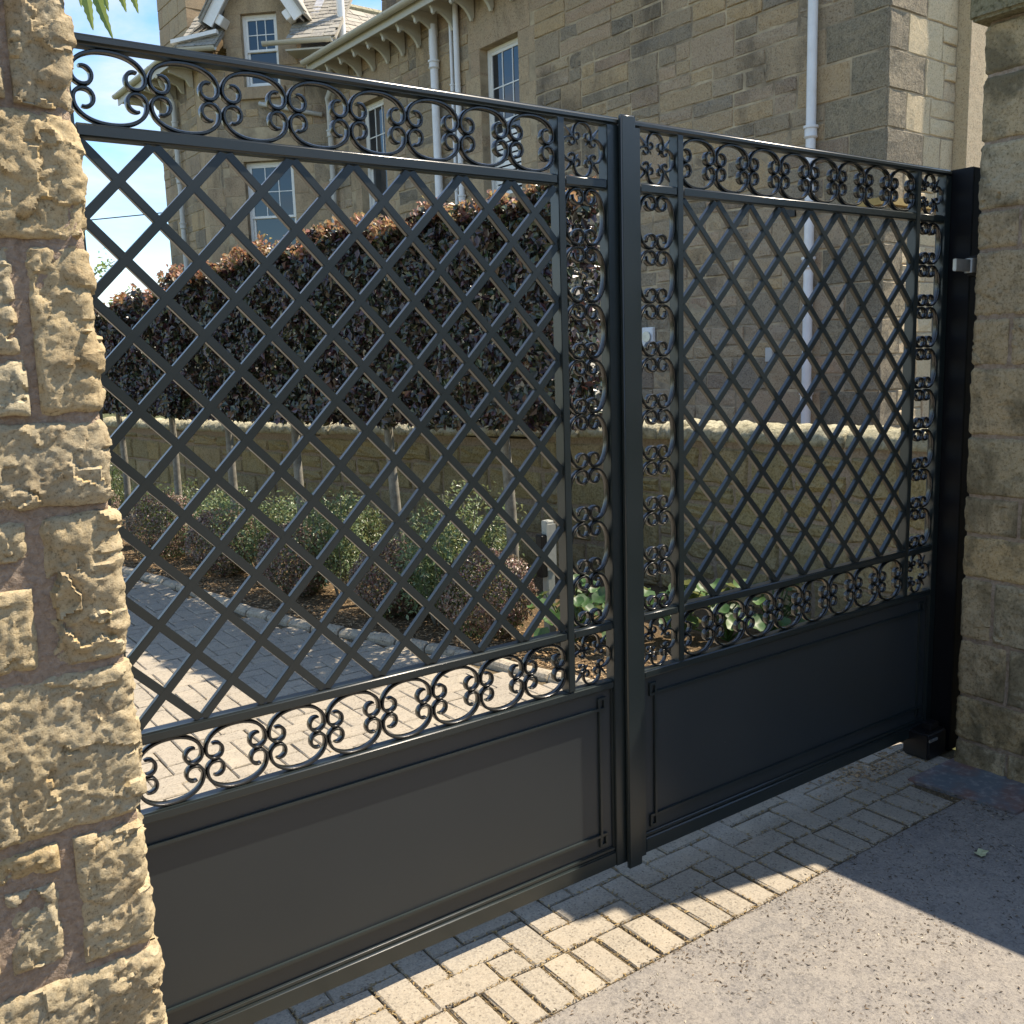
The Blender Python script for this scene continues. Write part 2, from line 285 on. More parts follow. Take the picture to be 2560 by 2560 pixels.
class Frame:
    """wall frame: origin O, along a, outward normal n (z up)."""
    def __init__(s, O, a, n): s.O = Vector(O); s.a = Vector(a).normalized(); s.n = Vector(n).normalized()
    def P(s, u, z, d=0): return s.O + s.a * u + s.n * d + Vector((0, 0, z))
    def mat(s): # maps slab local (x->a, -y->n, z)
        return Matrix((s.a, -s.n, Vector((0, 0, 1)))).transposed()
    def box(s, m, u0, u1, z0, z1, d0, d1):
        m.hexa([s.P(u0, z0, d1), s.P(u1, z0, d1), s.P(u1, z0, d0), s.P(u0, z0, d0), s.P(u0, z1, d1), s.P(u1, z1, d1), s.P(u1, z1, d0), s.P(u0, z1, d0)])
    def slab(s, name, mat, parent, u0, u1, z0, z1, proud=0, depth=.1, acc=None, smooth=True, **k):
        sb = slab(u1 - u0, z1 - z0, depth, **k); c = s.P((u0 + u1) / 2, (z0 + z1) / 2, proud); Mx = s.mat()
        vv = [Mx @ Vector(v) for v in sb.v]
        if acc is not None:
            b = len(acc.v); acc.v += [tuple(v + c) for v in vv]; acc.f += [tuple(b + i for i in f) for f in sb.f]; return None
        sb.v = [tuple(v) for v in vv]
        me = sb.mesh(name, mat, smooth=False)
        return link(name, me, parent, loc=c)
def sub_cells(u0, u1, z0, z1, ops):
    us = sorted({u0, u1} | {x for o in ops for x in (o[0], o[1]) if u0 < x < u1}); zs = sorted({z0, z1} | {x for o in ops for x in (o[2], o[3]) if z0 < x < z1})
    for i in range(len(us) - 1):
        for j in range(len(zs) - 1):
            cu = (us[i] + us[i + 1]) / 2; cz = (zs[j] + zs[j + 1]) / 2
            if not any(o[0] < cu < o[1] and o[2] < cz < o[3] for o in ops): yield us[i], us[i + 1], zs[j], zs[j + 1]
def intervals(a, b, cuts):
    res = [(a, b)]
    for c0, c1 in cuts:
        nr = []
        for x, y in res:
            if c1 <= x or c0 >= y: nr.append((x, y))
            else:
                if x < c0: nr.append((x, c0))
                if y > c1: nr.append((c1, y))
        res = nr
    return [r for r in res if r[1] - r[0] > .04]
def rubble(fr, u0, u1, z0, z1, ops, course, wr, rnd, joint=.012, sub=.55):
    """coursed squared rubble rectangles (u0,u1,z0,z1)"""
    rects = []; z = z0
    while z < z1 - .05:
        h = min(course, z1 - z)
        cuts = [(o[0], o[1]) for o in ops if o[2] < z + h - .02 and o[3] > z + .02]
        for a, b in intervals(u0, u1, cuts):
            u = a
            while u < b - .02:
                wd = rnd.uniform(*wr); 
                if b - u - wd < wr[0] * .6: wd = b - u
                if rnd.random() < sub and h > .25:
                    k = rnd.uniform(.38, .62); s1 = u + wd * rnd.uniform(.35, .65)
                    for (p, q) in ((z, z + h * k), (z + h * k, z + h)):
                        if rnd.random() < .6 and wd > .5: rects += [(u, s1, p, q), (s1, u + wd, p, q)]
                        else: rects.append((u, u + wd, p, q))
                else: rects.append((u, u + wd, z, z + h))
                u += wd
        z += h
    g = joint / 2
    return [(a + g, b - g, c + g, d - g) for a, b, c, d in rects if b - a > .05 and d - c > .05]
# ================================================================ GROUND
GZ = -0.035
g = MB(); g.quad([(-400, -400, -.16), (400, -400, -.16), (400, 400, -.16), (-400, 400, -.16)]); g.obj('ground', M_ground, kind='structure')
FR_Y0, FR_Y1 = -.356, -.165
asp = MB(); asp.quad([(-60, -60, GZ - .004), (60, -60, GZ - .004), (60, FR_Y0 - .004, GZ - .004), (-60, FR_Y0 - .004, GZ - .004)]); asp.obj('road', M_asph, kind='structure')
KERB = [(1.60, .35), (1.36, .95), (1.12, 1.55), (.981, 2.016), (.88, 2.537), (.64, 3.18), (.48, 3.568), (.31, 4.231), (.20, 5.252), (.0, 6.375), (-.3, 7.6), (-.8, 9.2), (-1.5, 11), (-2.4, 13)]
def interp(tab, y):
    for (x0, y0), (x1, y1) in zip(tab, tab[1:]):
        if y0 <= y <= y1: return x0 + (x1 - x0) * (y - y0) / (y1 - y0)
    return tab[0][0] if y < tab[0][1] else tab[-1][0]
base = MB(); base.quad([(-5, FR_Y0 - .01, GZ - .009), (1.8, FR_Y0 - .01, GZ - .009), (1.8, .35, GZ - .009), (-5, .35, GZ - .009)])
for (x0, y0), (x1, y1) in zip(KERB, KERB[1:]): base.quad([(-5, y0, GZ - .012), (x0, y0, GZ - .012), (x1, y1, GZ - .012), (-5, y1, GZ - .012)])
drive = base.obj('driveway', M_joint, kind='structure')
def block_mesh(w_, l_, seed):
    rn = random.Random(seed); m = MB(); ch = .005; vs = []
    def ringp(hw, hl, z, j):
        pts = []
        for sx, sy in ((-1, -1), (1, -1), (1, 1), (-1, 1)):
            pts.append((sx * hw + rn.uniform(-j, j), sy * hl + rn.uniform(-j, j), z + rn.uniform(-j, j) * .4))
        return pts
    rg = [ringp(w_ / 2, l_ / 2, -.05, 0), ringp(w_ / 2, l_ / 2, -ch, .0018), ringp(w_ / 2 - ch, l_ / 2 - ch, 0, .0028)]
    for q in rg: m.v += q
    for k in range(2):
        for i in range(4): m.f.append((k * 4 + i, k * 4 + (i + 1) % 4, k * 4 + 4 + (i + 1) % 4, k * 4 + 4 + i))
    m.f.append((8, 9, 10, 11)); return m
U = .1054; GAP = .0048
rn = random.Random(3)
cand = []
nx0, nx1 = -45, 18
for i in range(nx0, nx1):   # soldier row at the road edge
    x = i * .1027
    if x > 1.30: continue
    cand.append((x + .0513, (FR_Y0 + FR_Y1) / 2, .1027 - .0095, FR_Y1 - FR_Y0 - .007, 0))
def inside(x, y):
    if y < FR_Y1 + .01: return False
    if y < .33: return x < (1.37 if y < -.115 else 1.66)
    return x < interp(KERB, y) - .07
for j in range(-2, 108):
    for i in range(-42, 18):
        cx, cy = (i + .5) * U, FR_Y1 + (j + .5) * U
        if not inside(cx, cy) or cx < -4.4: continue
        r = (i - j) % 4
        if r in (0, 1):
            i2 = i + 1 if r == 0 else i - 1; ok = inside((i2 + .5) * U, cy)
            if ok and r == 0: cand.append((cx + U / 2, cy, 2 * U - GAP, U - GAP, 0))
            if not ok: cand.append((cx, cy, U - GAP, U - GAP, 0))
        else:
            j2 = j + 1 if r == 3 else j - 1; ok = inside(cx, FR_Y1 + (j2 + .5) * U)
            if ok and r == 3: cand.append((cx, cy + U / 2, U - GAP, 2 * U - GAP, 0))
            if not ok: cand.append((cx, cy, U - GAP, U - GAP, 0))
cand = [c for c in cand if (c[0] > -2.6 or c[1] > 2) and not (c[0] + .02 < -1.7 and c[1] < .3)]
def seen(c):
    v = Vector((c[0], c[1], GZ)) - CAM; d = v.dot(fwd)
    if d <= 0: return -1
    sx = v.dot(right) / d; sy = v.dot(up) / d
    if abs(sx) > .55 or abs(sy) > .56: return 0
    if -1.6 < c[0] < -.0 and -.02 < c[1] < .34: return .1  # behind the solid panels
    if 0 <= c[0] < 1.7 and .05 < c[1] < 1.4: return .1
    return 1 / d
cand.sort(key=lambda c: -seen(c))
bm_cache = {}; acc = MB()
for k, (x, y, w_, l_, _) in enumerate(cand):
    key = (round(w_, 3), round(l_, 3), rn.randrange(5))
    z = GZ + rn.uniform(-.003, .002)
    if k < 298:
        if key not in bm_cache: bm_cache[key] = block_mesh(w_, l_, hash(key) & 999).mesh('paving_block', M_block)
        link('paving_block', bm_cache[key], drive, loc=(x + rn.uniform(-.001, .001), y + rn.uniform(-.001, .001), z), rot=(rn.uniform(-.008, .008), rn.uniform(-.008, .008), rn.uniform(-.01, .01)))
    else:
        b_ = block_mesh(w_, l_, k); o0 = len(acc.v); acc.v += [(a + x, bb + y, cc + z) for a, bb, cc in b_.v]; acc.f += [tuple(o0 + q for q in f) for f in b_.f]
acc.obj('paving_block', M_block, drive, kind='stuff')
# debris in the joints, on the asphalt: real little flakes
def flakes(name, mat, pts, smin, smax, parent=None, seed=1, **k):
    rn = random.Random(seed); m = MB()
    for x, y, z in pts:
        s = rn.uniform(smin, smax); a = rn.uniform(0, 6.28); th = s * rn.uniform(.10, .34); ca, sa = math.cos(a), math.sin(a); h = rn.uniform(.001, .35 * s + .001)
        p = [(-s, 0, 0), (0, -th, h), (s, 0, h * .3), (0, th, h * .6)]
        m.quad([(x + ca * q[0] - sa * q[1], y + sa * q[0] + ca * q[1], z + q[2]) for q in p])
    return m.obj(name, mat, parent, **k)
rn = random.Random(5); pts = []
for (x, y, w_, l_, _) in cand[:900]:
    if y > 1.2 and rn.random() < .8: continue
    for e in range(60 if y < .15 else 6):
        if rn.random() < .5: px_, py_ = x + rn.uniform(-w_, w_) / 2, y + l_ / 2 * rn.choice((-1, 1)) * 1.03
        else: px_, py_ = x + w_ / 2 * rn.choice((-1, 1)) * 1.03, y + rn.uniform(-l_, l_) / 2
        pts.append((px_ + rn.gauss(0, .0034), py_ + rn.gauss(0, .0034), GZ + rn.uniform(-.004, .002)))
flakes('joint_moss', M_straw, pts, .003, .0105, seed=2, kind='stuff', label='dry straw coloured moss and grit filling the joints between the paving blocks', cat='moss')
pts = []
for _ in range(11000):
    x = rn.uniform(-1.6, 1.75); y = FR_Y0 - abs(rn.gauss(0, .45)); c_ = noise.noise((x * 5, y * 5, 0)) 
    if c_ > rn.uniform(-.35, .4): pts.append((x, y, GZ - .003))
for _ in range(500): pts.append((rn.uniform(-1.0, 1.3), FR_Y0 + rn.gauss(0, .008), GZ - .002))
for _ in range(350):
    x = 1.36 + rn.gauss(0, .03); pts.append((x, -.137 - rn.uniform(0, .42), GZ))
flakes('road_litter', M_litter, pts, .0015, .0085, seed=4, kind='stuff', label='scattered tiny twigs, petals and grit lying on the worn asphalt', cat='litter')
pts = [(rn.uniform(1.25, 1.66) - abs(rn.gauss(0, .12)), .02 + rn.gauss(0, .05), GZ) for _ in range(700)]
flakes('leaf_litter', M_chip, pts, .004, .014, seed=9, kind='stuff', label='drift of dead leaves and pale petals under the hinge end of the gate', cat='litter')
# asphalt patch cracks and cover plate
pl_ = MB(); P4 = [(1.363, -.137), (1.685, -.143), (1.685, -.56), (1.403, -.55)]
pl_.quad([(x, y, GZ + .006) for x, y in P4]); pl_.quad([(x, y, GZ - .02) for x, y in P4][::-1])
for i in range(4): a, b_ = P4[i], P4[(i + 1) % 4]; pl_.quad([(a[0], a[1], GZ - .02), (b_[0], b_[1], GZ - .02), (b_[0], b_[1], GZ + .006), (a[0], a[1], GZ + .006)])
pl_.obj('cover_plate', M_plate, label='rusty blue-grey metal cover plate on the ground at the foot of the right pillar', cat='cover plate')
lf = MB()
fx, fy = 1.03, -.62
pp = [(-.02, -.012, .003), (-.008, -.022, .008), (.008, -.012, .004), (.022, -.016, .012), (.026, .004, .006), (.012, .016, .012), (-.006, .012, .004), (-.022, .016, .01)]
lf.v.append((fx, fy, GZ + .004)); lf.v += [(fx + a, fy + b_, GZ + c_) for a, b_, c_ in pp]
for i in range(8): lf.f.append((0, 1 + i, 1 + (i + 1) % 8))
lf.obj('fallen_leaf', M_fallen, label='pale yellow-green fallen leaf lying on the shaded asphalt', cat='leaf')

# kerb stones + bed
bed = MB(); LR = [(x + .02, y) for x, y in KERB]
for (x0, y0), (x1, y1) in zip(LR, LR[1:]): bed.quad([(x0, y0, GZ + .015), (8, y0, GZ + .05), (8, y1, GZ + .05), (x1, y1, GZ + .015)])
bed.quad([(1.6, .35, GZ + .015), (1.7, .06, GZ + .015), (8, .06, GZ + .05), (8, .35, GZ + .05)])
bed.obj('garden_bed', M_soil, kind='structure')
kerb = thing('kerb_edging', 'pale rounded stone kerb curving along the edge of the planting bed', 'kerb', (0, 0, 0))
def along(tab, step):
    res = []; carry = 0
    for (x0, y0), (x1, y1) in zip(tab, tab[1:]):
        d = math.hypot(x1 - x0, y1 - y0); s = carry
        while s < d: res.append((x0 + (x1 - x0) * s / d, y0 + (y1 - y0) * s / d, math.atan2(y1 - y0, x1 - x0))); s += step
        carry = s - d
    return res
for x, y, a in along(KERB, .235):
    m = MB(); Lh = .112; prof = [(-.05, -.06), (-.05, .02), (-.036, .038), (-.012, .046), (.014, .046), (.038, .036), (.05, .015), (.05, -.06)]
    m.sweep([(-Lh, 0, 0), (-Lh + .012, 0, 0), (0, 0, .002), (Lh - .012, 0, 0), (Lh, 0, 0)], [(0, 0)] * 0 or [(p[0], p[1]) for p in prof], nrm=(0, 0, 1), scl=[.88, 1, 1.02, 1, .88])
    m.obj('kerb_stone', M_kerb, kerb, loc=(x, y, GZ - .006 + rn.uniform(-.005, .004)), rot=(0, 0, a + rn.uniform(-.03, .03)))
pts = []
for _ in range(9000):
    y = rn.uniform(.5, 8); x = interp(KERB, y) + .08 + abs(rn.gauss(0, .35)); pts.append((x, y, GZ + .018 + (x) * .004))
flakes('bark_chippings', M_chip, pts, .008, .024, seed=12, kind='stuff', label='pale brown bark chippings spread over the planting bed', cat='mulch')

# ================================================================ GATE
S = 1.18
Z = dict(t=2.36, r2t=2.1847, r2b=2.1560, r3t=.8575, r3b=.8308, r4t=.6661, r4b=.6398, r5t=.0875, r5b=.035)
TOPH = .0225; D = .040
E1, I1, I2, O1, O2, ST, END = .0650, .2223, .2472, 1.5117, 1.5367, 1.7056, 1.745
PX = (O1 - I2) / 8; PZ = (Z['r2b'] - Z['r3t']) / 8
def cscroll(Wd, Hh, curl, sweep_deg=285, th=.0080, dp=.021):
    """C scroll: arch over the top (+z), ends curled inward at the z=0 line."""
    hw = Wd / 2 - th / 2; top = Hh - th / 2; r = curl; pts = []
    cz = r + th / 2; n = 18
    rightside = []
    for i in range(n + 1):   # from top centre to the right side, quarter super-ellipse
        a = math.pi / 2 * (1 - i / n); rightside.append((hw * math.cos(a) ** .92, cz + (top - cz) * math.sin(a) ** .92 if a > 1e-6 else cz))
    m_ = 20; cx = hw - r
    for i in range(1, m_ + 1):
        a = -R_(sweep_deg) * i / m_; rr = r * (1 - .34 * max(0, i / m_ - .45) / .55); rightside.append((cx + (r - rr) * .2 + rr * math.cos(a), cz + rr * math.sin(a)))
    left = [(-x, z) for x, z in rightside[1:]][::-1]
    path = [(x, 0, z) for x, z in left + rightside]
    sc_ = [1] * len(path)
    for k in range(4): sc_[k] = sc_[-1 - k] = .72 + .07 * k
    h, d = th / 2, dp / 2; prof = [(-h, -d * .72), (-h * .5, -d), (h * .5, -d), (h, -d * .72), (h, d * .72), (h * .5, d), (-h * .5, d), (-h, d * .72)]
    m = MB(); m.sweep(path, prof, scl=sc_); me = m.mesh('scroll', M_iron, smooth=True); smooth_angle(me, 40); return me
me_big = cscroll(PX - .001, (Z['t'] - TOPH - Z['r2t']) / 2, .0215)
me_low = cscroll(PX - .001, (Z['r3b'] - Z['r4t']) / 2, .0215)
me_col = cscroll(PZ - .001, (I1 - E1) / 2, .0215)
me_small = cscroll(.072, .053, .0115, 265, .0058, .015)
spm = MB(); spm.sweep([(0, 0, -.034), (0, 0, -.02), (0, 0, 0), (0, 0, .02), (0, 0, .034)], [(-.0035, -.005), (.0035, -.005), (.0035, .005), (-.0035, .005)], scl=[.35, .8, 1.25, .8, .35])
me_spear = spm.mesh('spear', M_iron)
def leaf_gate(sgn, label):
    hx = sgn * END; root = thing('gate_leaf', label, 'gate', (hx, 0, GZ), 0, 'pair of driveway gate leaves')
    def X(a): return sgn * a - hx
    def bx(name, a0, a1, y0, y1, z0, z1, mat=M_gate, bev=.0018, parent=root):
        m = MB(); x0, x1 = sorted((X(a0), X(a1))); m.box(x0, x1, y0, y1, z0 - GZ, z1 - GZ); o = m.obj(name, mat, parent, bevel=bev, smooth=bool(bev)); smooth_angle(o.data, 50); return o
    bx('stile', E1 - (.053 if sgn < 0 else .062), E1, 0, D, Z['r5b'], Z['t'] - TOPH); bx('stile', ST, END, 0, D, Z['r5b'], Z['t'] - TOPH)
    s0 = E1 - (.053 if sgn < 0 else .062)
    bx('top_rail', s0, END, -.003, D + .003, Z['t'] - TOPH, Z['t'], bev=.007)
    for n_, a, b_ in (('upper_rail', 'r2b', 'r2t'), ('lower_rail', 'r3b', 'r3t'), ('middle_rail', 'r4b', 'r4t'), ('bottom_rail', 'r5b', 'r5t')):
        if n_ in ('upper_rail', 'lower_rail'):
            for p, q in ((E1, I1), (I2, O1), (O2, ST)): bx(n_, p, q, 0.0005, D - .001, Z[a], Z[b_], bev=.0045)
        else: bx(n_, E1, ST, 0.0005, D - .001, Z[a], Z[b_], bev=.0045)
    bx('mullion', I1, I2, 0, D, Z['r4t'], Z['t'] - TOPH); bx('mullion', O1, O2, 0, D, Z['r4t'], Z['t'] - TOPH)
    # lattice
    zb, zt = Z['r3t'], Z['r2b']; H = zt - zb; Wd = O1 - I2; bw = .0100
    for sg in (1, -1):
        for k in range(1, 16):
            # line u/PX + sg' ...
            if k <= 8: a = (0, k); b_ = (k, 0)
            else: a = (k - 8, 8); b_ = (8, k - 8)
            (u0, w0), (u1, w1) = a, b_
            if sg < 0: w0, w1 = 8 - w0, 8 - w1
            p0 = Vector((X(I2 + u0 * PX), 0, zb + w0 * PZ - GZ)); p1 = Vector((X(I2 + u1 * PX), 0, zb + w1 * PZ - GZ))
            d = (p1 - p0).normalized(); side = Vector((-d.z, 0, d.x)) * bw
            y0, y1 = ((.006, .022) if sg > 0 else (.0065, .0225))
            # trim ends flush with the frame opening
            m = MB(); c = []
            def clipend(p, dirn):
                res = []
                for s_ in (1, -1):
                    q = p + side * s_
                    # slide q along dirn until inside the opening
                    xlo, xhi = sorted((X(I2), X(O1))); tt = 0
                    for lim, comp in ((xlo, 0), (xhi, 0), (zb - GZ, 2), (zt - GZ, 2)):
                        v = q[comp]; out_ = (v < lim - 1e-9) if lim in (xlo, zb - GZ) else (v > lim + 1e-9)
                        if out_ and abs(dirn[comp]) > 1e-6:
                            t_ = (lim - v) / dirn[comp]
                            if t_ > tt: tt = t_
                    res.append(q + dirn * tt)
                return res
            A = clipend(p0, d); B = clipend(p1, -d); q = [A[0], A[1], B[1], B[0]]
            m.hexa([(v.x, y0, v.z) for v in q] + [(v.x, y1, v.z) for v in q])
            m.obj('lattice_bar', M_gate, root, bevel=.0015)
    yc = D / 2; 
    # bands
    ztm = (Z['t'] - TOPH + Z['r2t']) / 2 - GZ; zbm = (Z['r3b'] + Z['r4t']) / 2 - GZ
    for k in range(8):
        x = X(I2 + (k + .5) * PX)
        for me, zz in ((me_big, ztm), (me_low, zbm)):
            link('scroll', me, root, loc=(x, yc, zz)); link('scroll', me, root, loc=(x, yc, zz), rot=(0, math.pi, 0))
    for ca, cb in ((E1, I1), (O2, ST)):
        xc = X((ca + cb) / 2); kx = (cb - ca) / (I1 - E1)
        for k in range(8):
            zz = Z['r3t'] + (k + .5) * PZ - GZ
            for rr in (math.pi / 2, -math.pi / 2):
                o = link('scroll', me_col, root, loc=(xc, yc, zz), rot=(0, rr, 0)); o.scale = (1, 1, kx)
        for zz, hh in ((ztm, Z['t'] - TOPH - Z['r2t']), (zbm, Z['r3b'] - Z['r4t'])):
            hw = (cb - ca) / 2; hh /= 2
            for rr, dx, dz, ext in ((0, 0, 1, hh), (math.pi, 0, -1, hh), (math.pi / 2, 1, 0, hw), (-math.pi / 2, -1, 0, hw)):
                link('scroll', me_small, root, loc=(xc + dx * (ext - .0525), yc, zz + dz * (ext - .0525)), rot=(0, rr, 0))
            for a in (45, 135, 225, 315):
                r_ = .055; link('spear', me_spear, root, loc=(xc + math.sin(R_(a)) * r_ * hw / .08, yc, zz + math.cos(R_(a)) * r_ * hh / .08), rot=(0, R_(a), 0))
    # solid panel with mouldings
    p = bx('panel', E1, ST, .016, .022, Z['r5t'], Z['r4b'], M_panel, 0)
    bx('panel_bead', E1, ST, .0075, .0158, Z['r5t'], Z['r5t'] + .014, bev=.003)
    bx('panel_bead', E1, E1 + .007, .009, .0158, Z['r5t'] + .0125, Z['r4b'])
    bx('panel_bead', ST - .007, ST, .009, .0158, Z['r5t'] + .0125, Z['r4b'])
    va, vb = E1 + .050, ST - .050; h0, h1 = .150, .585; t_ = .010; y0 = .0065
    bx('moulding', va, va + t_, y0, .0158, h0, h1, bev=.0012); bx('moulding', vb - t_, vb, y0, .0158, h0, h1, bev=.0012)
    bx('moulding', va + t_, vb - t_, y0, .0158, h0, h0 + t_, bev=.0012); bx('moulding', va + t_, vb - t_, y0, .0158, h1 - t_, h1, bev=.0012)
    for ax in (0, 1):
        for az in (0, 1):
            o0 = va - .020 if ax == 0 else vb - t_ - .002; z0 = h0 - .034 if az == 0 else h1 - t_ - .002
            m = MB(); sz = .034 if False else .032; th = .009
            for (a0, a1, c0, c1) in ((0, sz, 0, th), (0, sz, sz - th + .012, sz + .012), (0, th, th, sz - th + .012), (sz - th, sz, th, sz - th + .012)):
                x0, x1 = sorted((X(o0 + a0), X(o0 + a1))); m.box(x0, x1, .0075, .0158, z0 + c0 - GZ, z0 + c1 - GZ)
            m.obj('corner_ring', M_gate, root, bevel=.0008)
    return root, X, bx
gl, XL, bxl = leaf_gate(-1, 'left leaf of the dark grey metal gate, beside the sunlit stone pillar')
gr, XR, bxr = leaf_gate(1, 'right leaf of the dark grey metal gate, next to the shaded pillar')
bxr('cover_strip', -.027, .031, -.020, -.0035, .018, 2.366, bev=.004)
bxr('cover_strip', .032, .060, -.006, -.0005, Z['r5b'], Z['t'] - TOPH - .001, bev=.001)
# gate post on the right with hinge, closer box
gp = thing('gate_post', 'black steel hinge post between the right gate leaf and the shaded stone pillar', 'post', (1.80, -.01, GZ))
m = MB(); m.box(-.045, .05, -.075, .06, 0, 2.36 - GZ); m.obj('post', M_post, gp, bevel=.003)
m = MB(); m.box(-.052, -.046, -.076, .061, 0, 2.36 - GZ); m.obj('face_strip', M_post, gp, bevel=.001)
m = MB(); m.tube([(-.05, -.09, 0), (-.05, -.09, .055)], .022, 16)
hg = m.obj('hinge', M_silver, gp, loc=(-.02, 0, 1.955 - GZ), smooth=False)
m = MB(); m.box(-.17, -.05, -.1, -.085, .004, .05); m.obj('hinge_strap', M_silver, hg, bevel=.002)
m = MB(); m.box(-.04, .02, -.12, -.07, -.012, .066); m.obj('hinge_block', M_black, hg, bevel=.004)
m = MB(); m.tube([(.0, -.125, .027), (.0, -.118, .027)], .012, 6); m.obj('hinge_bolt', M_silver, hg)
cb_ = thing('gate_closer', 'black ground hinge box with a silver plate at the foot of the right gate leaf', 'hinge box', (1.66, -.02, GZ))
m = MB(); m.box(-.075, .06, -.07, .05, 0, .115); m.obj('housing', M_black, cb_, bevel=.008)
m = MB(); m.box(-.078, -.02, -.078, -.071, .083, .094); m.obj('plate', M_silver, cb_, bevel=.001)
m = MB(); m.box(-.03, .03, -.05, -.01, .1155, .145); m.obj('bracket', M_black, cb_, bevel=.003)
lb = thing('gate_stop_box', 'slim dark box at the foot of the sunlit pillar, before the gate', 'box', (-1.575, -.06, GZ))
m = MB(); m.box(-.055, .047, -.03, .05, 0, .39); m.obj('housing', M_gate, lb, bevel=.015)
#@@GATE_END

# ================================================================ PILLARS (rock-faced stones wrapping a corner)
def rock(corner, a, b, na, nb, s0, s1, z0, z1, step, amp, seed, off=0., ch=.008, facet=1.0):
    """a: unit direction toward the corner along the seen face (s<0), b: direction away after the corner (s>0)."""
    corner = Vector(corner); a = Vector(a); b = Vector(b); na = Vector(na); nb = Vector(nb); m = MB(); rc = .018
    n = max(2, int((s1 - s0) / step)); k = max(2, int((z1 - z0) / step)); sv = Vector((seed * 3.17, seed * 1.31, seed * 2.03))
    for j in range(k + 1):
        for i in range(n + 1):
            s = s0 + (s1 - s0) * i / n; z = z0 + (z1 - z0) * j / k
            if s < -rc: p = corner + a * s; nn = na
            elif s > rc: p = corner + b * s; nn = nb
            else:
                t = (s + rc) / (2 * rc); an = t * math.pi / 2; c0 = corner - a * rc + b * rc
                nn = na * math.cos(an) + nb * math.sin(an); p = c0 + nn * rc
            p = Vector((p.x, p.y, z)); q = p + sv
            f1 = noise.noise(q * 9) ; f2 = noise.noise(q * 24 + Vector((5, 1, 2))); f3 = noise.fractal(q * 70, .7, 2.1, 4)
            rd = 1 - abs(noise.noise(q * 15 + Vector((3, 3, 3)))) * 2
            e = min(s - s0, s1 - s, z - z0, z1 - z); ef = max(0, 1 - e / (ch * 1.6)) ** 2
            e2 = min(1, e / .05)
            fac = 0
            if facet:
                for fs, fa in ((8, .011), (21, .0048), (48, .0018)):
                    qq = q * fs + Vector((f2, f1, f2)) * .5; p0 = noise.voronoi(qq)[1][0]; fac += max(-1.2, min(1.2, (qq - p0).dot(noise.noise_vector(p0 * 3.7)) * 2)) * fa + noise.noise(p0 * 5.1) * fa * .5
            d = off + amp * (f1 * .35 + rd * .10 * e2 + f2 * .12) + f3 * amp * .26 + e2 * amp * .2 + fac * facet - ef * ch
            jit = noise.noise(q * 30) * .004 * (1 if e < 1e-6 else 0)
            m.v.append(tuple(p + nn * d + Vector((0, 0, jit))))
    W = n + 1
    for j in range(k):
        for i in range(n): m.f.append((j * W + i, j * W + i + 1, (j + 1) * W + i + 1, (j + 1) * W + i))
    ring = [i for i in range(W)] + [j * W + n for j in range(1, k + 1)] + [k * W + i for i in range(n - 1, -1, -1)] + [j * W for j in range(k - 1, 0, -1)]
    bk = []
    for q in ring:
        p = Vector(m.v[q]); i = q % W; s = s0 + (s1 - s0) * i / n; nn = na if s < -rc else nb if s > rc else (na + nb).normalized()
        m.v.append(tuple(p - nn * .05)); bk.append(len(m.v) - 1)
    for i in range(len(ring)):
        j = (i + 1) % len(ring); m.f.append((ring[i], bk[i], bk[j], ring[j]))
    return m
def rock_obj(name, mat, parent, base, *a_, **k_):
    m = rock(*a_, **k_); b_ = Vector(base); xs = [v[0] for v in m.v]; ys = [v[1] for v in m.v]; zs = [v[2] for v in m.v]
    c = Vector((sum(xs) / len(xs), sum(ys) / len(ys), sum(zs) / len(zs))); m.v = [tuple(Vector(v) - c) for v in m.v]
    o = m.obj(name, mat, parent, loc=c - b_); o.data.polygons.foreach_set('use_smooth', [True] * len(o.data.polygons)); smooth_angle(o.data, 42); return o
LY = -.51; LX = -1.630
lp = thing('stone_pillar', 'sunlit rough rock-faced sandstone gate pillar at the left edge', 'pillar', (-1.95, -.33, GZ))
lb_ = (-1.95, -.33, GZ); ca = dict(corner=(LX, LY, 0), a=(1, 0, 0), b=(0, 1, 0), na=(0, -1, 0), nb=(1, 0, 0))
LS = [(-.082, .33, 2.083, 2.36), (-.24, -.094, 2.09, 2.40), (-.26, .33, 1.884, 2.076), (-.26, -.110, 1.708, 1.872), (-.090, .33, 1.612, 1.876), (-.26, -.106, 1.612, 1.698),
      (-.30, .33, 1.464, 1.600), (-.30, -.132, 1.346, 1.446), (-.112, .33, 1.195, 1.450), (-.30, -.132, 1.202, 1.336), (-.36, .33, .915, 1.184),
      (-.222, -.142, .690, .832), (-.112, .33, .665, .896), (-.36, -.238, .70, .87), (-.245, -.135, .85, .898), (-.36, .33, .40, .652), (-.36, .33, .16, .385), (-.36, .33, -.05, .145), (-.3, .33, 2.37, 2.62), (-.36, .33, 2.63, 2.9)]
for i, (s0, s1, z0, z1) in enumerate(LS):
    vis = z0 > .35 and z1 < 2.45
    rock_obj('stone', M_pillar, lp, lb_, *ca.values(), s0, s1, z0, z1, .004 if vis else .02, .011, i + 1, off=.009)
rock_obj('mortar', M_mortar, lp, lb_, *ca.values(), -.62, .35, -.05, 2.9, .006, .007, 77, off=-.001, ch=.002, facet=.12)
m = MB(); m.box(-.75, .30, -.14, .165, -.05, 2.93); m.obj('core', M_mortar, lp)
RX, RY = 1.668, -.155
rp_ = thing('stone_pillar', 'shaded brown sandstone gate pillar with a mossy cap at the right edge', 'pillar', (2.0, -.33, GZ)); rb_ = (2.0, -.33, GZ)
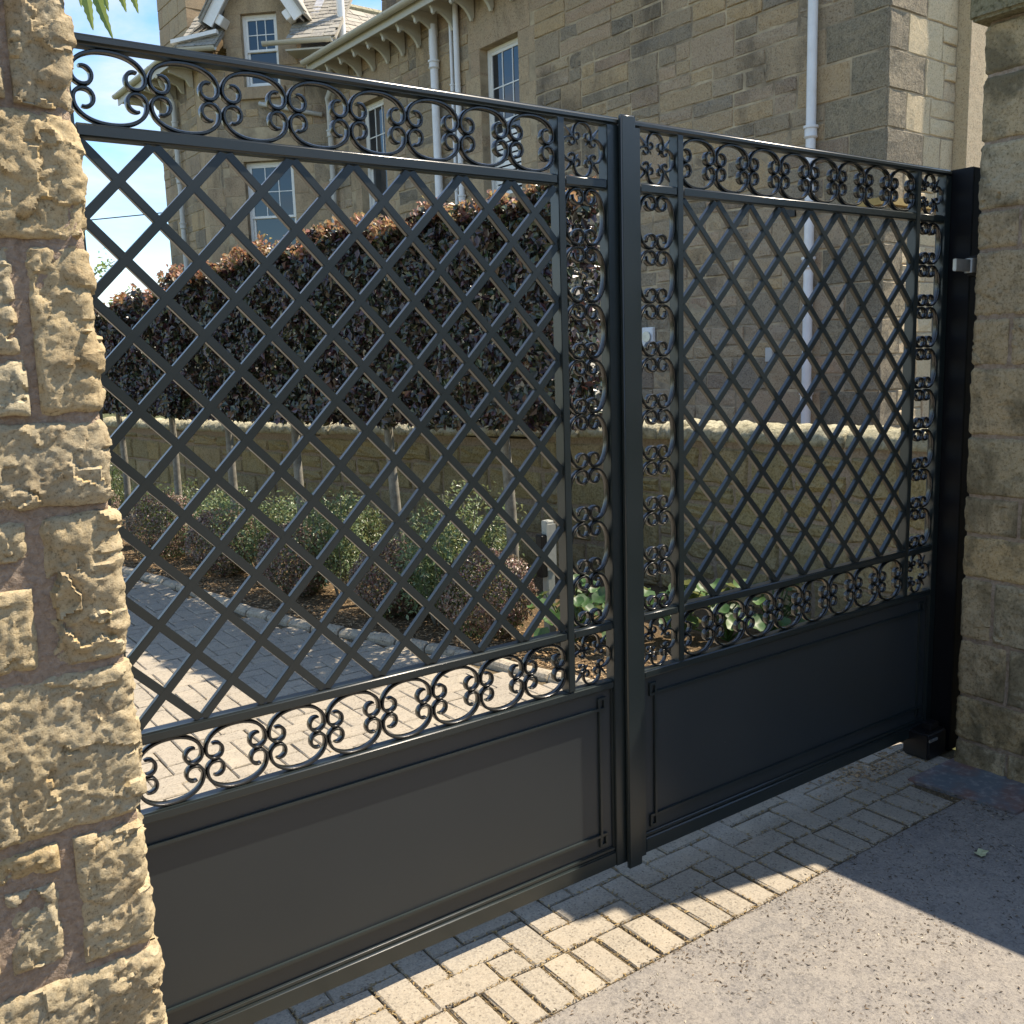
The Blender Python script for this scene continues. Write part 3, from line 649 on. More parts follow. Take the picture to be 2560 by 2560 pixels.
cr_ = dict(corner=(RX, RY, 0), a=(0, 1, 0), b=(1, 0, 0), na=(-1, 0, 0), nb=(0, 1, 0))
zj = [-.05, .07, .26, .498, .753, .93, 1.086, 1.323, 1.592, 1.777, 2.028, 2.174, 2.42, 2.66, 2.845]
rn = random.Random(21); k = 0
for z0, z1 in zip(zj, zj[1:]):
    off_ = rn.uniform(0, .006); sp = [-.40] + sorted(rn.uniform(-.30, -.10) for _ in range(rn.choice((0, 1, 1)))) + [.34]
    if .25 < z0 < .27: sp = [-.40, -.28, -.20, .34]
    if .45 < z0 < .5: sp = [-.40, -.13, .34]
    for s0, s1 in zip(sp, sp[1:]):
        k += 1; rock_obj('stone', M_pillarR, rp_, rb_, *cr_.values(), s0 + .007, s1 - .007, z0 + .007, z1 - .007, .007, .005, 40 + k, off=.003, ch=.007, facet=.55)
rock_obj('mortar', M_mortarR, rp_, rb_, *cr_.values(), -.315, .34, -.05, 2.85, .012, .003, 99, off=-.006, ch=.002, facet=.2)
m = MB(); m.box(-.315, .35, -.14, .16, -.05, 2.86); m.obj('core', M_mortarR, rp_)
M_capm = stone_mat('mossy_cap_stone', [(0, (.10, .10, .045)), (1, (.14, .13, .06))], stain=(.05, .055, .025), patch=(.16, .14, .07), bd=.02)
m = MB(); m.box(-.395, .45, -.155, .21, 2.885, 3.02); m.obj('cap', M_capm, rp_, bevel=.012)
bw_ = thing('boundary_wall', 'low stone boundary wall running on from the shaded right pillar', 'wall', (1.85, -1.5, GZ))
m = MB(); m.hexa([(-.17, 1.02, 0), (.2, 1.02, 0), (.35, -2.5, 0), (.02, -2.5, 0), (-.17, 1.02, 1.74), (.2, 1.02, 1.74), (.35, -2.5, 1.74), (.02, -2.5, 1.74)]); m.obj('wall_core', M_pillarR, bw_)
m = MB(); m.hexa([(-.19, 1.02, 1.742), (.23, 1.02, 1.742), (.38, -2.5, 1.742), (0, -2.5, 1.742), (-.16, 1.02, 1.80), (.2, 1.02, 1.80), (.35, -2.5, 1.80), (.03, -2.5, 1.80)]); m.obj('coping', M_capm, bw_)

# ================================================================ GARDEN WALL
GW = [(3.05, .10, 1.20), (2.93, .93, 1.20), (2.86, 2.8, 1.18), (2.64, 3.9, 1.16), (1.98, 6.63, 1.10), (1.55, 9.2, 1.05), (1.2, 12.5, 1.0)]
gw = thing('garden_wall', 'mossy stone garden wall with rounded sunlit coping behind the gate', 'wall', (2.6, 3.9, 0)); gb = Vector((2.6, 3.9, 0))
rn = random.Random(8); gacc = MB(); nst = 0
for (x0, y0, z0), (x1, y1, z1) in zip(GW, GW[1:]):
    d = Vector((x1 - x0, y1 - y0, 0)); Ls = d.length; d.normalize(); nn = Vector((-d.y, d.x, 0)); nn = nn if nn.x < 0 else -nn
    fr = Frame(Vector((x0, y0, 0)) - gb, d, nn); zt = min(z0, z1) - .13
    m = MB(); fr.box(m, 0, Ls, -.05, zt + .06, -.35, -.012); m.obj('wall_core', M_mortarR, gw)
    for (a_, b_, c_, e_) in rubble(fr, 0, Ls, -.02, zt, [], .27, (.28, .6), rn, .016, .35):
        nst += 1; r_ = random.Random(nst)
        fr.slab('stone', M_garden, gw, a_, b_, c_, e_, proud=r_.uniform(-.004, .012), depth=.06, acc=None if (nst < 290) else gacc, nx=4, nz=3, jit=.016, ch=.018, rnd=r_, depthvar=.016)
    u = 0
    while u < Ls - .05:
        lw = min(rn.uniform(.3, .5), Ls - u); 
        if Ls - u - lw < .15: lw = Ls - u
        m = MB(); nA = 16; nU = 24; sdv = Vector((nst * 1.7 + u * 3, u, 5)); zc = z0 + (z1 - z0) * (u + lw / 2) / Ls - .10
        for i in range(nU + 1):
            uu = -lw / 2 + .004 + (lw - .008) * i / nU; edge = .86 if i in (0, nU) else 1
            for j in range(nA + 1):
                th = math.pi * (j / nA) ; sx = math.cos(th); sz = math.sin(th)
                px_ = Vector((0, 0, 0)) + fr.a * uu + fr.n * (.185 * (abs(sx) ** .7) * (1 if sx > 0 else -1) * edge - .16) + Vector((0, 0, .115 * sz ** .8 * edge if sz > 0 else 0))
                dsp = (noise.noise((px_ + sdv) * 6) * .018 + noise.noise((px_ + sdv) * 22) * .016 + noise.noise((px_ + sdv) * 60) * .010)
                rad = (fr.n * sx + Vector((0, 0, sz))); px_ += rad * dsp
                m.v.append(tuple(px_))
            m.v.append(tuple(fr.a * uu - fr.n * .16 + Vector((0, 0, -.02))))
        W = nA + 2
        for i in range(nU):
            for j in range(W): m.f.append((i * W + j, i * W + (j + 1) % W, (i + 1) * W + (j + 1) % W, (i + 1) * W + j))
        m.f.append(tuple(range(W))[::-1]); m.f.append(tuple(nU * W + q for q in range(W)))
        c = fr.P(u + lw / 2, zc, 0); m.obj('coping_stone', M_cope, gw, smooth=True, loc=c)
        u += lw; nst += 1
if gacc.f: gacc.obj('stone', M_garden, gw, kind='stuff')

# ================================================================ HOUSE
hs = thing('stone_house', 'large sandstone villa with white downpipes and a slated corner bay behind the gate', 'house', (6.995, 3.795, 0), .03)
FL = Frame((0, 0, 0), (0, 1, 0), (-1, 0, 0)); FRt = Frame((0, 0, 0), (1, 0, 0), (0, -1, 0)); FW = Frame((1.28, 0, 0), (0, -1, 0), (-1, 0, 0)); FX = Frame((1.28, -.15, 0), (1, 0, 0), (0, -1, 0))
q2 = math.sqrt(.5); FC = Frame((0, 11.78, 0), (-q2, q2, 0), (-q2, -q2, 0)); FT = Frame((-1.82, 13.6, 0), (0, 1, 0), (-1, 0, 0))
W1 = (5.9, 6.85, 4.1, 6.32); W2 = (9.75, 10.69, 4.12, 6.32); WU = (.94, 1.66, 6.98, 8.32); WL = (.79, 1.79, 3.5, 5.62)
def backing(fr, u0, u1, z0, z1, ops, mat=M_mortarH, th=.3):
    m = MB()
    for a_, b_, c_, e_ in sub_cells(u0, u1, z0, z1, ops): fr.box(m, a_, b_, c_, e_, -th, -.005)
    m.obj('wall', mat, hs)
backing(FL, .02, 11.78, 0, 7.25, [W1, W2]); backing(FRt, .02, 1.28, 0, 9, []); backing(FW, 0, .15, 0, 9, [], M_buff); backing(FX, 0, 3, 0, 9, [], M_buff)
backing(FC, 0, 2.58, 0, 7.35, [WU, WL]); backing(FT, 0, 2.46, 0, 7.6, [])
hacc = MB(); cnt = [0]; rn = random.Random(31)
def wallstones(fr, rects, key, mat=M_house, lim=None, **k):
    for r_ in rects:
        hstones.append((fr, r_, mat, k))
hstones = []
# quoins on the near corner: course 0.375
cz = [.10 + .375 * i for i in range(21)]
for i, z in enumerate(cz):
    big = i % 2; lu = .68 if big else .34; ll = .42 if big else .72
    for fr, wd in ((FRt, lu), (FL, ll)):
        r_ = random.Random(i * 2 + (fr is FL)); fr.slab('quoin', M_quoin, hs, .008, wd - .006, z + .006, z + .369, proud=.006, depth=.08, nx=3, nz=3, jit=.008, ch=.01, rnd=r_, depthvar=.01)
qL = [(0, .42 if i % 2 else .72, z, z + .375) for i, z in enumerate(cz)]; qR = [(0, .68 if i % 2 else .34, z, z + .375) for i, z in enumerate(cz)]
def surround(fr, w_, lint=.5, side=.22, sill=.16, mat=M_ashlar, jw=(.24, .38)):
    """dressed stones round an opening; returns their rectangles"""
    u0, u1, z0, z1 = w_; res = []
    r_ = random.Random(int(u0 * 100 + z0 * 10))
    fr.slab('lintel', mat, hs, u0 - side, u1 + side, z1, z1 + lint - .01, proud=.004, depth=.22, nx=2, nz=1, jit=.002, ch=.006, rnd=r_, depthvar=.001); res.append((u0 - side, u1 + side, z1 - .01, z1 + lint))
    m = MB(); fr.box(m, u0 - .10, u1 + .10, z0 - sill, z0, -.25, .07); m.obj('window_sill', mat, hs, bevel=.008); res.append((u0 - .1, u1 + .1, z0 - sill, z0))
    z = z0; i = 0
    while z < z1 - .02:
        h = min(.37, z1 - z) if z1 - z > .5 else z1 - z
        for sd_ in (0, 1):
            wd = jw[(i + sd_) % 2]; a_, b_ = ((u0 - wd, u0) if sd_ == 0 else (u1, u1 + wd))
            fr.slab('jamb_stone', mat, hs, a_ + (.005 if sd_ == 0 else 0), b_ - (.005 if sd_ else 0), z + .003, z + h - .004, proud=.004, depth=.22, nx=1, nz=2, jit=.003, ch=.006, rnd=r_, depthvar=.001); res.append((a_, b_, z, z + h))
        z += h; i += 1
    return res
s1 = surround(FL, W1, .58, .28); s2 = surround(FL, W2, .5, .25)
su = surround(FC, WU, .42, .30, .22); sl_ = surround(FC, WL, .42, .12, .2, jw=(.30, .42))
FLops = [W1, W2] + s1 + s2 + qL
zrow = 1.225
wallstones(FL, rubble(FL, 0, 11.74, zrow, 7.2, FLops, .375, (.42, 1.05), rn, .019, .70), 1)
wallstones(FL, rubble(FL, 0, 11.74, .1, zrow, qL, .375, (.5, 1.2), rn, .013, .5), 9)
wallstones(FRt, rubble(FRt, 0, 1.28, .10, 8.0, qR, .375, (.3, .7), rn, .013, .6), 2, mat=M_buff)
for fr, u1_ in ((FW, .15), (FX, 1.6)):
    for z in cz[6:]:
        u = 0
        while u < u1_ - .01:
            wd = min(.6, u1_ - u); fr.slab('ashlar_block', M_buff, hs, u + .003, u + wd - .003, z + .004, z + .371, proud=0, depth=.05, nx=1, nz=1, jit=.001, ch=.004, depthvar=.001); u += wd
wallstones(FC, rubble(FC, .02, 2.30, 3.0, 7.3, [WU, WL] + su + sl_ + [(2.28, 2.58, 3, 8)], .36, (.3, .7), rn, .013, .35), 3)
wallstones(FT, rubble(FT, .28, 2.44, 3.0, 7.4, [], .36, (.35, .8), rn, .013, .5), 4)
for i in range(15):   # corner stones of the bay
    z = 3.0 + i * .36 if i < 13 else None
    if z is None: break
    b_ = i % 2
    FC.slab('quoin', M_ashlar, hs, 2.58 - (.38 if b_ else .28), 2.578, z + .005, min(z + .355, 7.4), proud=.003, depth=.06, nx=2, nz=2, jit=.004, ch=.008, depthvar=.003)
    FT.slab('quoin', M_ashlar, hs, .002, .27 if b_ else .27, z + .005, min(z + .355, 7.4), proud=.003, depth=.06, nx=2, nz=2, jit=.004, ch=.008, depthvar=.003)
hw = Matrix.Rotation(.03, 3, 'Z')
def dist_(s): 
    fr, r_, *_ = s; p = hw @ fr.P((r_[0] + r_[1]) / 2, (r_[2] + r_[3]) / 2, 0) + Vector((6.995, 3.795, 0)); return (p - CAM).length - 4 * ((r_[1] - r_[0]) * (r_[3] - r_[2])) + (50 if r_[3] < 1.25 else 0)
hstones.sort(key=dist_)
accs = {}
for i, (fr, r_, mat, k) in enumerate(hstones):
    rr = random.Random(i); kw = dict(proud=rr.uniform(-.002, .014), depth=.05, nx=3, nz=2, jit=.012, ch=.009, rnd=rr, depthvar=.010)
    if i < 298: fr.slab('stone', mat, hs, *r_, **kw)
    else: fr.slab('stone', mat, hs, *r_, acc=accs.setdefault(mat.name, (mat, MB()))[1], **kw)
for mat, a_ in accs.values(): a_.obj('stone', mat, hs, kind='stuff')
# ledge on the near corner
m = MB(); m.box(-.05, .62, -.05, .5, 3.10, 3.20); 
# windows
def window(fr, w_, rec=.16, cols=3, rows=2, shutters=False):
    u0, u1, z0, z1 = w_; F = .055
    m = MB(); fr.box(m, u0, u0 + F, z0, z1, -rec - .08, -rec + .01); fr.box(m, u1 - F, u1, z0, z1, -rec - .08, -rec + .01)
    fr.box(m, u0 + F, u1 - F, z1 - F, z1, -rec - .08, -rec + .008); fr.box(m, u0 + F, u1 - F, z0, z0 + F * 1.3, -rec - .08, -rec + .02)
    wn = m.obj('window', M_white, hs, bevel=.004)
    zm = (z0 + z1) / 2 + .02; a_, b_ = u0 + F, u1 - F; T = .045
    def sash(c0, c1, d, nc, nr):
        m = MB(); fr.box(m, a_ + .001, a_ + T, c0, c1, d - .035, d); fr.box(m, b_ - T, b_ - .001, c0, c1, d - .035, d); fr.box(m, a_ + T, b_ - T, c1 - T, c1, d - .035, d - .001); fr.box(m, a_ + T, b_ - T, c0, c0 + T, d - .035, d - .001)
        m.obj('sash', M_white, wn, bevel=.003)
        ws = (b_ - a_ - 2 * T) / nc; hs_ = (c1 - c0 - 2 * T) / nr
        for i in range(nc):
            for j in range(nr):
                g_ = .008 if nc > 1 else 0
                p0, p1 = a_ + T + i * ws + (g_ if i else 0), a_ + T + (i + 1) * ws - (g_ if i < nc - 1 else 0); q0, q1 = c0 + T + j * hs_ + (g_ if j else 0), c0 + T + (j + 1) * hs_ - (g_ if j < nr - 1 else 0)
                m = MB(); fr.box(m, p0, p1, q0, q1, d - .024, d - .018); m.obj('pane', M_glass, wn)
        for i in range(1, nc): m = MB(); x = a_ + T + i * ws; fr.box(m, x - g_, x + g_, c0 + T, c1 - T, d - .030, d - .006); m.obj('glazing_bar', M_white, wn)
        for j in range(1, nr):
            z_ = c0 + T + j * hs_
            for i in range(nc): m = MB(); fr.box(m, a_ + T + i * ws + (g_ if i else 0), a_ + T + (i + 1) * ws - (g_ if i < nc - 1 else 0), z_ - g_, z_ + g_, d - .030, d - .007); m.obj('glazing_bar', M_white, wn)
    sash(zm - .02, z1 - F, -rec, cols, rows); sash(z0 + F * 1.3, zm + .02, -rec - .04, 1, 1)
    m = MB(); fr.box(m, u0 - .05, u1 + .05, z0 - .05, z1 + .05, -rec - .3, -rec - .12); m.obj('room_dark', M_black, wn)  # black box stands in for the unlit room behind the sashes
window(FL, W1); window(FL, W2); window(FC, WU, .12); window(FC, WL, .14)
# blind slats inside the lower sash of the near window
wm = MB()
for i in range(10): FL.box(wm, W1[0] + .12, W1[1] - .12, W1[2] + .15 + i * .085, W1[2] + .21 + i * .085, -.172, -.168)
wm.obj('louvre_shutter', M_white, hs)
# eaves of the long wall
def pipe(pts, r, mat=M_pipew, collars=(), par=None, name='downpipe'):
    m = MB(); m.tube(pts, r, 14); o = m.obj(name, mat, par or hs, smooth=True); smooth_angle(o.data, 40)
    for z in collars:
        p = Vector(pts[0]); m = MB(); m.tube([(p.x, p.y, z - .07), (p.x, p.y, z - .05), (p.x, p.y, z - .045), (p.x, p.y, z + .03), (p.x, p.y, z + .035), (p.x, p.y, z + .06)], [r * 1.12, r * 1.45, r * 1.25, r * 1.25, r * 1.5, r * 1.5], 14); c = m.obj('pipe_collar', mat, o, smooth=True); smooth_angle(c.data, 40)
    return o
m = MB(); m.box(-.50, -.001, .05, 11.55, 7.12, 7.15); m.obj('soffit', M_cream, hs)
m = MB(); m.box(-.53, -.501, .05, 11.58, 7.03, 7.18); m.obj('fascia', M_cream, hs, bevel=.004)
def gutter(p0, p1, r=.07, name='gutter'):
    p0, p1 = Vector(p0), Vector(p1); d = (p1 - p0).normalized(); m = MB(); prof = []
    for i in range(9): a_ = math.pi * i / 8; prof.append((math.cos(a_) * r, -math.sin(a_) * r))
    for i in range(9): a_ = math.pi * (1 - i / 8); prof.append((math.cos(a_) * r * .9, -math.sin(a_) * r * .9))
    m.sweep([p0, p1], prof, nrm=(0, 0, 1)); o = m.obj(name, M_cream, hs)
    n_ = int((p1 - p0).length / 1.2)
    for k in range(n_ + 1):
        c = p0 + d * (.1 + k * 1.2); m = MB(); pr = [(x * 1.09, y * 1.09) for x, y in prof[:9]] + [(x * 1.02, y * 1.02) for x, y in prof[9:]]; m.sweep([c - d * .03, c + d * .03], pr, nrm=(0, 0, 1)); m.obj('gutter_joint', M_cream, o)
    return o
gutter((-.605, .05, 7.20), (-.605, 11.55, 7.20))
bkp = [(-.02, 7.118), (-.47, 7.118), (-.47, 7.02), (-.44, 6.985), (-.43, 6.93), (-.405, 6.915), (-.39, 6.95), (-.33, 6.965), (-.26, 6.94), (-.19, 6.90), (-.13, 6.845), (-.09, 6.79), (-.07, 6.74), (-.045, 6.735), (-.04, 6.77), (-.02, 6.78)]
def bracket_mesh(pf, th=.055):
    m = MB(); n_ = len(pf); m.v = [(x, -th / 2, z) for x, z in pf] + [(x, th / 2, z) for x, z in pf]
    m.f = [tuple(range(n_)), tuple(range(n_, 2 * n_))[::-1]] + [(i, (i + 1) % n_, n_ + (i + 1) % n_, n_ + i) for i in range(n_)]
    return m.mesh('eaves_bracket', M_cream)
bme = bracket_mesh(bkp)
for k in range(22): link('eaves_bracket', bme, hs, loc=(0, 10.95 - .5 * k, 0))
pipe([(-.10, 7.95, 0), (-.10, 7.95, 6.95)], .065, collars=(6.35, 4.85)); pipe([(-.06, 7.51, 1), (-.06, 7.51, 7.1)], .028, collars=(5.9, 4.4)); pipe([(-.07, 7.35, 1), (-.07, 7.35, 7.1)], .045, collars=(4.2,))
pipe([(-.085, .83, .6), (-.085, .83, 9.2)], .052, M_pipew, collars=(3.95, 2.6, 1.15))
pipe([(-.10, 11.60, 0), (-.10, 11.60, 6.5), (-.14, 11.56, 6.62), (-.2, 11.2, 6.8), (-.3, 11.1, 7.0)], .052, M_pipeg, collars=(6.0, 5.1, 4.4))
m = MB(); m.tube([FC.P(.12, 6.38, .08), FC.P(1.36, 6.66, .08)], .04, 12); hp_ = m.obj('waste_pipe', M_pipeg, hs, smooth=True)
pipe([FT.P(1.25, 3, .10), FT.P(1.25, 7.0, .10), FT.P(1.25, 7.12, .13), FT.P(1.1, 7.3, .35), FT.P(1.05, 7.5, .44)], .05, M_pipeg, collars=(6.6, 5.5, 4.6))
pipe([(.3, 11.67, 7.2), (.3, 11.67, 10.4)], .075, M_white, name='vent_pipe')
# small fittings on the long wall
m = MB(); FL.box(m, 8.09, 8.21, 6.56, 6.84, -.01, .012)
v_ = m.obj('wall_vent', M_pipew, hs)
for i in range(7): m = MB(); FL.box(m, 8.10, 8.20, 6.58 + i * .037, 6.60 + i * .037, .012, .024); m.obj('vent_slat', M_pipew, v_)
m = MB(); FL.box(m, 3.20, 3.40, 1.78, 2.02, 0.0, .05); v_ = m.obj('wall_box', M_pipew, hs, bevel=.006)
m = MB(); m.tube([FL.P(3.30, 1.90, .05), FL.P(3.30, 1.90, .075)], .07, 18); m.obj('round_cover', M_silver, v_)
m = MB(); FL.box(m, 1.33, 1.43, 1.55, 1.71, 0, .04); m.obj('vent_cover', M_pipeg, hs, bevel=.004)
m = MB(); FL.box(m, 1.06, 1.2, 3.12, 3.22, 0.0, .03); m.obj('dark_wall_hole', M_black, hs)  # black block stands in for the dark inside of a square wall hole
# yellow ledge by the near corner
m = MB(); FRt.box(m, .0, 1.27, 3.10, 3.17, 0, .05); FL.box(m, .0, .30, 3.10, 3.17, 0, .05); m.obj('stone_ledge', plain('ochre_stone', (.42, .30, .12), .9, .2, bs=.6), hs)
# roofs of overlapping slates
def slates(P0, a, s, na, ns, w_=.30, e_=.21, name='slate', seed=1, skip=None, kind='stuff'):
    """P0 lower corner, a along the eaves, s up the slope"""
    P0, a, s = Vector(P0), Vector(a).normalized(), Vector(s).normalized(); n_ = a.cross(s); n_ = n_ if n_.z > 0 else -n_; m = MB(); r_ = random.Random(seed)
    for j in range(ns):
        u = -(j % 2) * w_ / 2
        while u < na:
            ww = w_ * r_.uniform(.7, 1.25); t_ = .014 + r_.uniform(0, .008)
            x0, x1 = max(0, u) + .004, min(na, u + ww) - .004
            if x1 - x0 > .04 and not (skip and skip((x0 + x1) / 2, j * e_)):
                b0 = P0 + a * x0 + s * (j * e_ + r_.uniform(-.012, .012)); b1 = P0 + a * x1 + s * (j * e_ + r_.uniform(-.012, .012)); e2 = s * (e_ * 1.35)
                m.hexa([b0 + n_ * .012, b1 + n_ * .012, b1 + e2 - n_ * .0, b0 + e2 - n_ * .0, b0 + n_ * (.012 + t_), b1 + n_ * (.012 + t_), b1 + e2 + n_ * t_, b0 + e2 + n_ * t_])
            u += ww
    return m.obj(name, M_slate, hs, kind=kind)
def deck(pts, mat=M_lead, name='roof_deck', th=.05):
    m = MB(); p = [Vector(q) for q in pts]; n_ = (p[1] - p[0]).cross(p[2] - p[0]).normalized(); n_ = n_ if n_.z > 0 else -n_
    m.hexa([q - n_ * th for q in p] + [q for q in p]); return m.obj(name, mat, hs)
p28 = math.tan(R_(27)); deck([(-.56, .0, 7.22), (-.56, 11.6, 7.22), (4.5, 11.6, 7.22 + 5.06 * p28), (4.5, 0, 7.22 + 5.06 * p28)], M_slate, 'roof')
deck([(9.5, .0, 7.22), (9.5, 11.6, 7.22), (4.5, 11.6, 7.22 + 5.06 * p28), (4.5, 0, 7.22 + 5.06 * p28)], M_slate, 'roof')
# cross wing ridge (v=15, z=9.6)
rz, rv, ev = 9.62, 15.0, 12.3; slp = Vector((0, rv - ev, rz - 7.35)); 
deck([(-.3, ev, 7.35), (7, ev, 7.35), (7, rv, rz), (-.3, rv, rz)], M_slate, 'roof'); deck([(-.3, rv + 2.7, 7.35), (7, rv + 2.7, 7.35), (7, rv, rz), (-.3, rv, rz)], M_slate, 'roof')
slates((-.3, ev, 7.36), (1, 0, 0), slp, 7.2, 16, seed=3)
m = MB(); m.tube([(-.3, rv, rz + .03), (7, rv, rz + .03)], .09, 8); m.obj('ridge', M_cope, hs)
# bay roof pieces
tp = math.tan(R_(41))
def bay_roof(c0, c1, d0, d1, seed):
    z_ = lambda d: 7.62 + (.50 - d) * tp
    deck([FC.P(c0, z_(d0), d0), FC.P(c1, z_(d0), d0), FC.P(c1, z_(d1), d1), FC.P(c0, z_(d1), d1)], M_slate, 'roof'); s = FC.P(0, z_(d1), d1) - FC.P(0, z_(d0), d0)
    slates(FC.P(c0, z_(d0) + .01, d0), FC.a, s, c1 - c0, int(s.length / .15), w_=.22, e_=.15, seed=seed)
bay_roof(-.35, .60, .50, -.1, 5); bay_roof(1.98, 2.75, .50, -.1, 6); bay_roof(-.35, .6, -.1, -1.6, 7); bay_roof(1.98, 2.75, -.1, -1.6, 8)
g1 = gutter(FC.P(-.30, 7.60, .56), FC.P(.98, 7.60, .56)); g2 = gutter(FC.P(1.96, 7.60, .56), FC.P(2.75, 7.60, .56))
for c in (-.1, .35, 1.0, 2.1): 
    pass
for c0, c1 in ((-.3, .62), (1.98, 2.70)): m = MB(); FC.box(m, c0, c1, 7.44, 7.47, .001, .5); m.obj('soffit', M_cream, hs)
# dormer gable
gz0, ga, gc = 7.36, 9.62, 1.29
m = MB()
for a_, b_, c_, e_ in sub_cells(.60, 1.98, gz0, 8.35, [WU]): FC.box(m, a_, b_, c_, e_, -.35, -.002)
tri = [FC.P(.60, 8.35, -.002), FC.P(1.98, 8.35, -.002), FC.P(gc, ga - .25, -.002)]; trb = [FC.P(.60, 8.35, -.35), FC.P(1.98, 8.35, -.35), FC.P(gc, ga - .25, -.35)]
b0 = len(m.v); m.v += [tuple(p) for p in tri + trb]; m.f += [(b0, b0 + 1, b0 + 2), (b0 + 3, b0 + 5, b0 + 4), (b0, b0 + 3, b0 + 4, b0 + 1), (b0 + 1, b0 + 4, b0 + 5, b0 + 2), (b0 + 2, b0 + 5, b0 + 3, b0)]
m.obj('dormer_wall', M_ashlar, hs)
for sg in (-1, 1):
    lo = Vector((gc + sg * .98, 8.13, 0)); hi = Vector((gc, ga, 0)); du = hi - lo; Ld = du.length; du.normalize(); nv = Vector((-du.y * sg, du.x * sg, 0)); nv = nv if nv.y > 0 else -nv
    def Q(s, t, d): q = lo + du * s + nv * t; return FC.P(q.x, q.y, d)
    m = MB(); m.hexa([Q(0, -.20, .33), Q(Ld, -.20, .33), Q(Ld, -.20, .29), Q(0, -.20, .29), Q(0, 0, .33), Q(Ld, 0, .33), Q(Ld, 0, .29), Q(0, 0, .29)]); m.obj('bargeboard', M_white, hs)
    m = MB(); m.hexa([Q(0, -.10, .285), Q(Ld, -.10, .285), Q(Ld, -.10, 0.0), Q(0, -.10, 0.0), Q(0, -.07, .285), Q(Ld, -.07, .285), Q(Ld, -.07, 0.0), Q(0, -.07, 0.0)]); m.obj('soffit', M_pipeg, hs)
    m = MB(); m.hexa([Q(.10, -.32, .30), Q(.28, -.32, .30), Q(.28, -.32, 0.0), Q(.10, -.32, 0.0), Q(.10, -.20, .30), Q(.28, -.20, .30), Q(.28, -.20, 0.0), Q(.10, -.20, 0.0)]); m.obj('purlin_end', M_white, hs, bevel=.01)
    m = MB(); m.hexa([Q(-.05, .0, .38), Q(Ld, .0, .38), Q(Ld, .0, -1.9), Q(-.05, .0, -1.9), Q(-.05, .05, .38), Q(Ld, .05, .38), Q(Ld, .05, -1.9), Q(-.05, .05, -1.9)]); m.obj('roof', M_slate, hs)
    m = MB(); m.hexa([Q(0, .055, .40), Q(Ld, .055, .40), Q(Ld, .055, .25), Q(0, .055, .25), Q(0, .075, .40), Q(Ld, .075, .40), Q(Ld, .075, .25), Q(0, .075, .25)]); m.obj('verge_slate', M_slate, hs)
# lead flashing strips
m = MB(); m.hexa([FC.P(2.0, 7.90, .36), FC.P(2.85, 7.72, .52), FC.P(2.85, 7.72, .42), FC.P(2.0, 7.90, .26), FC.P(2.0, 7.97, .36), FC.P(2.85, 7.79, .52), FC.P(2.85, 7.79, .42), FC.P(2.0, 7.97, .26)]); m.obj('flashing', M_white, hs)
m = MB(); m.hexa([FC.P(.18, 8.0, -.05), FC.P(.34, 8.0, -.05), FC.P(.34, 9.6, -1.8), FC.P(.18, 9.6, -1.8), FC.P(.18, 8.12, -.05), FC.P(.34, 8.12, -.05), FC.P(.34, 9.75, -1.8), FC.P(.18, 9.75, -1.8)]); m.obj('flashing', M_lead, hs)
# left eaves of the bay and its roof
deck([(-2.34, 13.35, 7.60), (-2.34, 17.0, 7.60), (-.6, 15.6, 9.2), (-.6, 13.6, 9.2)], M_slate, 'roof'); s_ = Vector((1.6, 0, 1.48)); slates((-2.34, 13.4, 7.61), (0, 1, 0), s_, 3.5, 9, w_=.24, e_=.17, seed=9)
gutter((-2.40, 13.3, 7.58), (-2.40, 17.1, 7.58)); m = MB(); m.box(-2.34, -1.821, 13.4, 17.0, 7.42, 7.45); m.obj('soffit', M_cream, hs)
m = MB(); m.box(-2.36, -2.341, 13.4, 17.05, 7.38, 7.58); m.obj('fascia', M_cream, hs)
bme2 = bracket_mesh([(-1.84, 7.418), (-2.30, 7.418), (-2.30, 7.33), (-2.22, 7.31), (-1.98, 7.24), (-1.90, 7.12), (-1.84, 7.10)])
for k in range(6): link('eaves_bracket', bme2, hs, loc=(0, 13.9 + .5 * k, 0))
# chimneys
def chimney(x0, x1, y0, y1, z0, z1, mats, h=.36):
    m = MB(); m.box(x0 + .02, x1 - .02, y0 + .02, y1 - .02, z0, z1 - .005); ch_ = m.obj('chimney', M_mortarH, hs)
    for fr, L_, mt in ((Frame((x0, y0, 0), (0, 1, 0), (-1, 0, 0)), y1 - y0, mats[0]), (Frame((x0, y0, 0), (1, 0, 0), (0, -1, 0)), x1 - x0, mats[1])):
        for j, r_ in enumerate(rubble(fr, 0, L_, z0, z1, [], h, (.35, .6), rn, .012, .05)): fr.slab('stone', mt, ch_, *r_, proud=0, depth=.02, nx=2, nz=2, jit=.006, ch=.008, rnd=random.Random(j), depthvar=.006)
chimney(-1.82, -.55, 14.04, 15.64, 7.55, 10.8, (M_ashlar, M_ashlar)); chimney(2.2, 3.4, 12.2, 13.35, 8.2, 11.2, (M_quoin, M_quoin))
# overhead cable
m = MB(); A_ = Vector((5.2, 19.6, 5.1)); B_ = Vector((-9, 26, 4.9)); pts = [A_.lerp(B_, i / 14) - Vector((0, 0, .9 * math.sin(math.pi * i / 14) * .5)) for i in range(15)]; m.tube(pts, .012, 5); m.obj('overhead_cable', M_black, label='thin overhead cable crossing the sky left of the house', cat='cable')
slates((-1.3, 15.7, 8.15), (0, 1, 0), Vector((1.0, 0, .95)), 1.25, 7, w_=.24, e_=.16, seed=19); deck([(-1.3, 15.66, 8.13), (-1.3, 16.95, 8.13), (-.2, 16.6, 9.2), (-.2, 15.66, 9.2)], M_slate, 'roof')
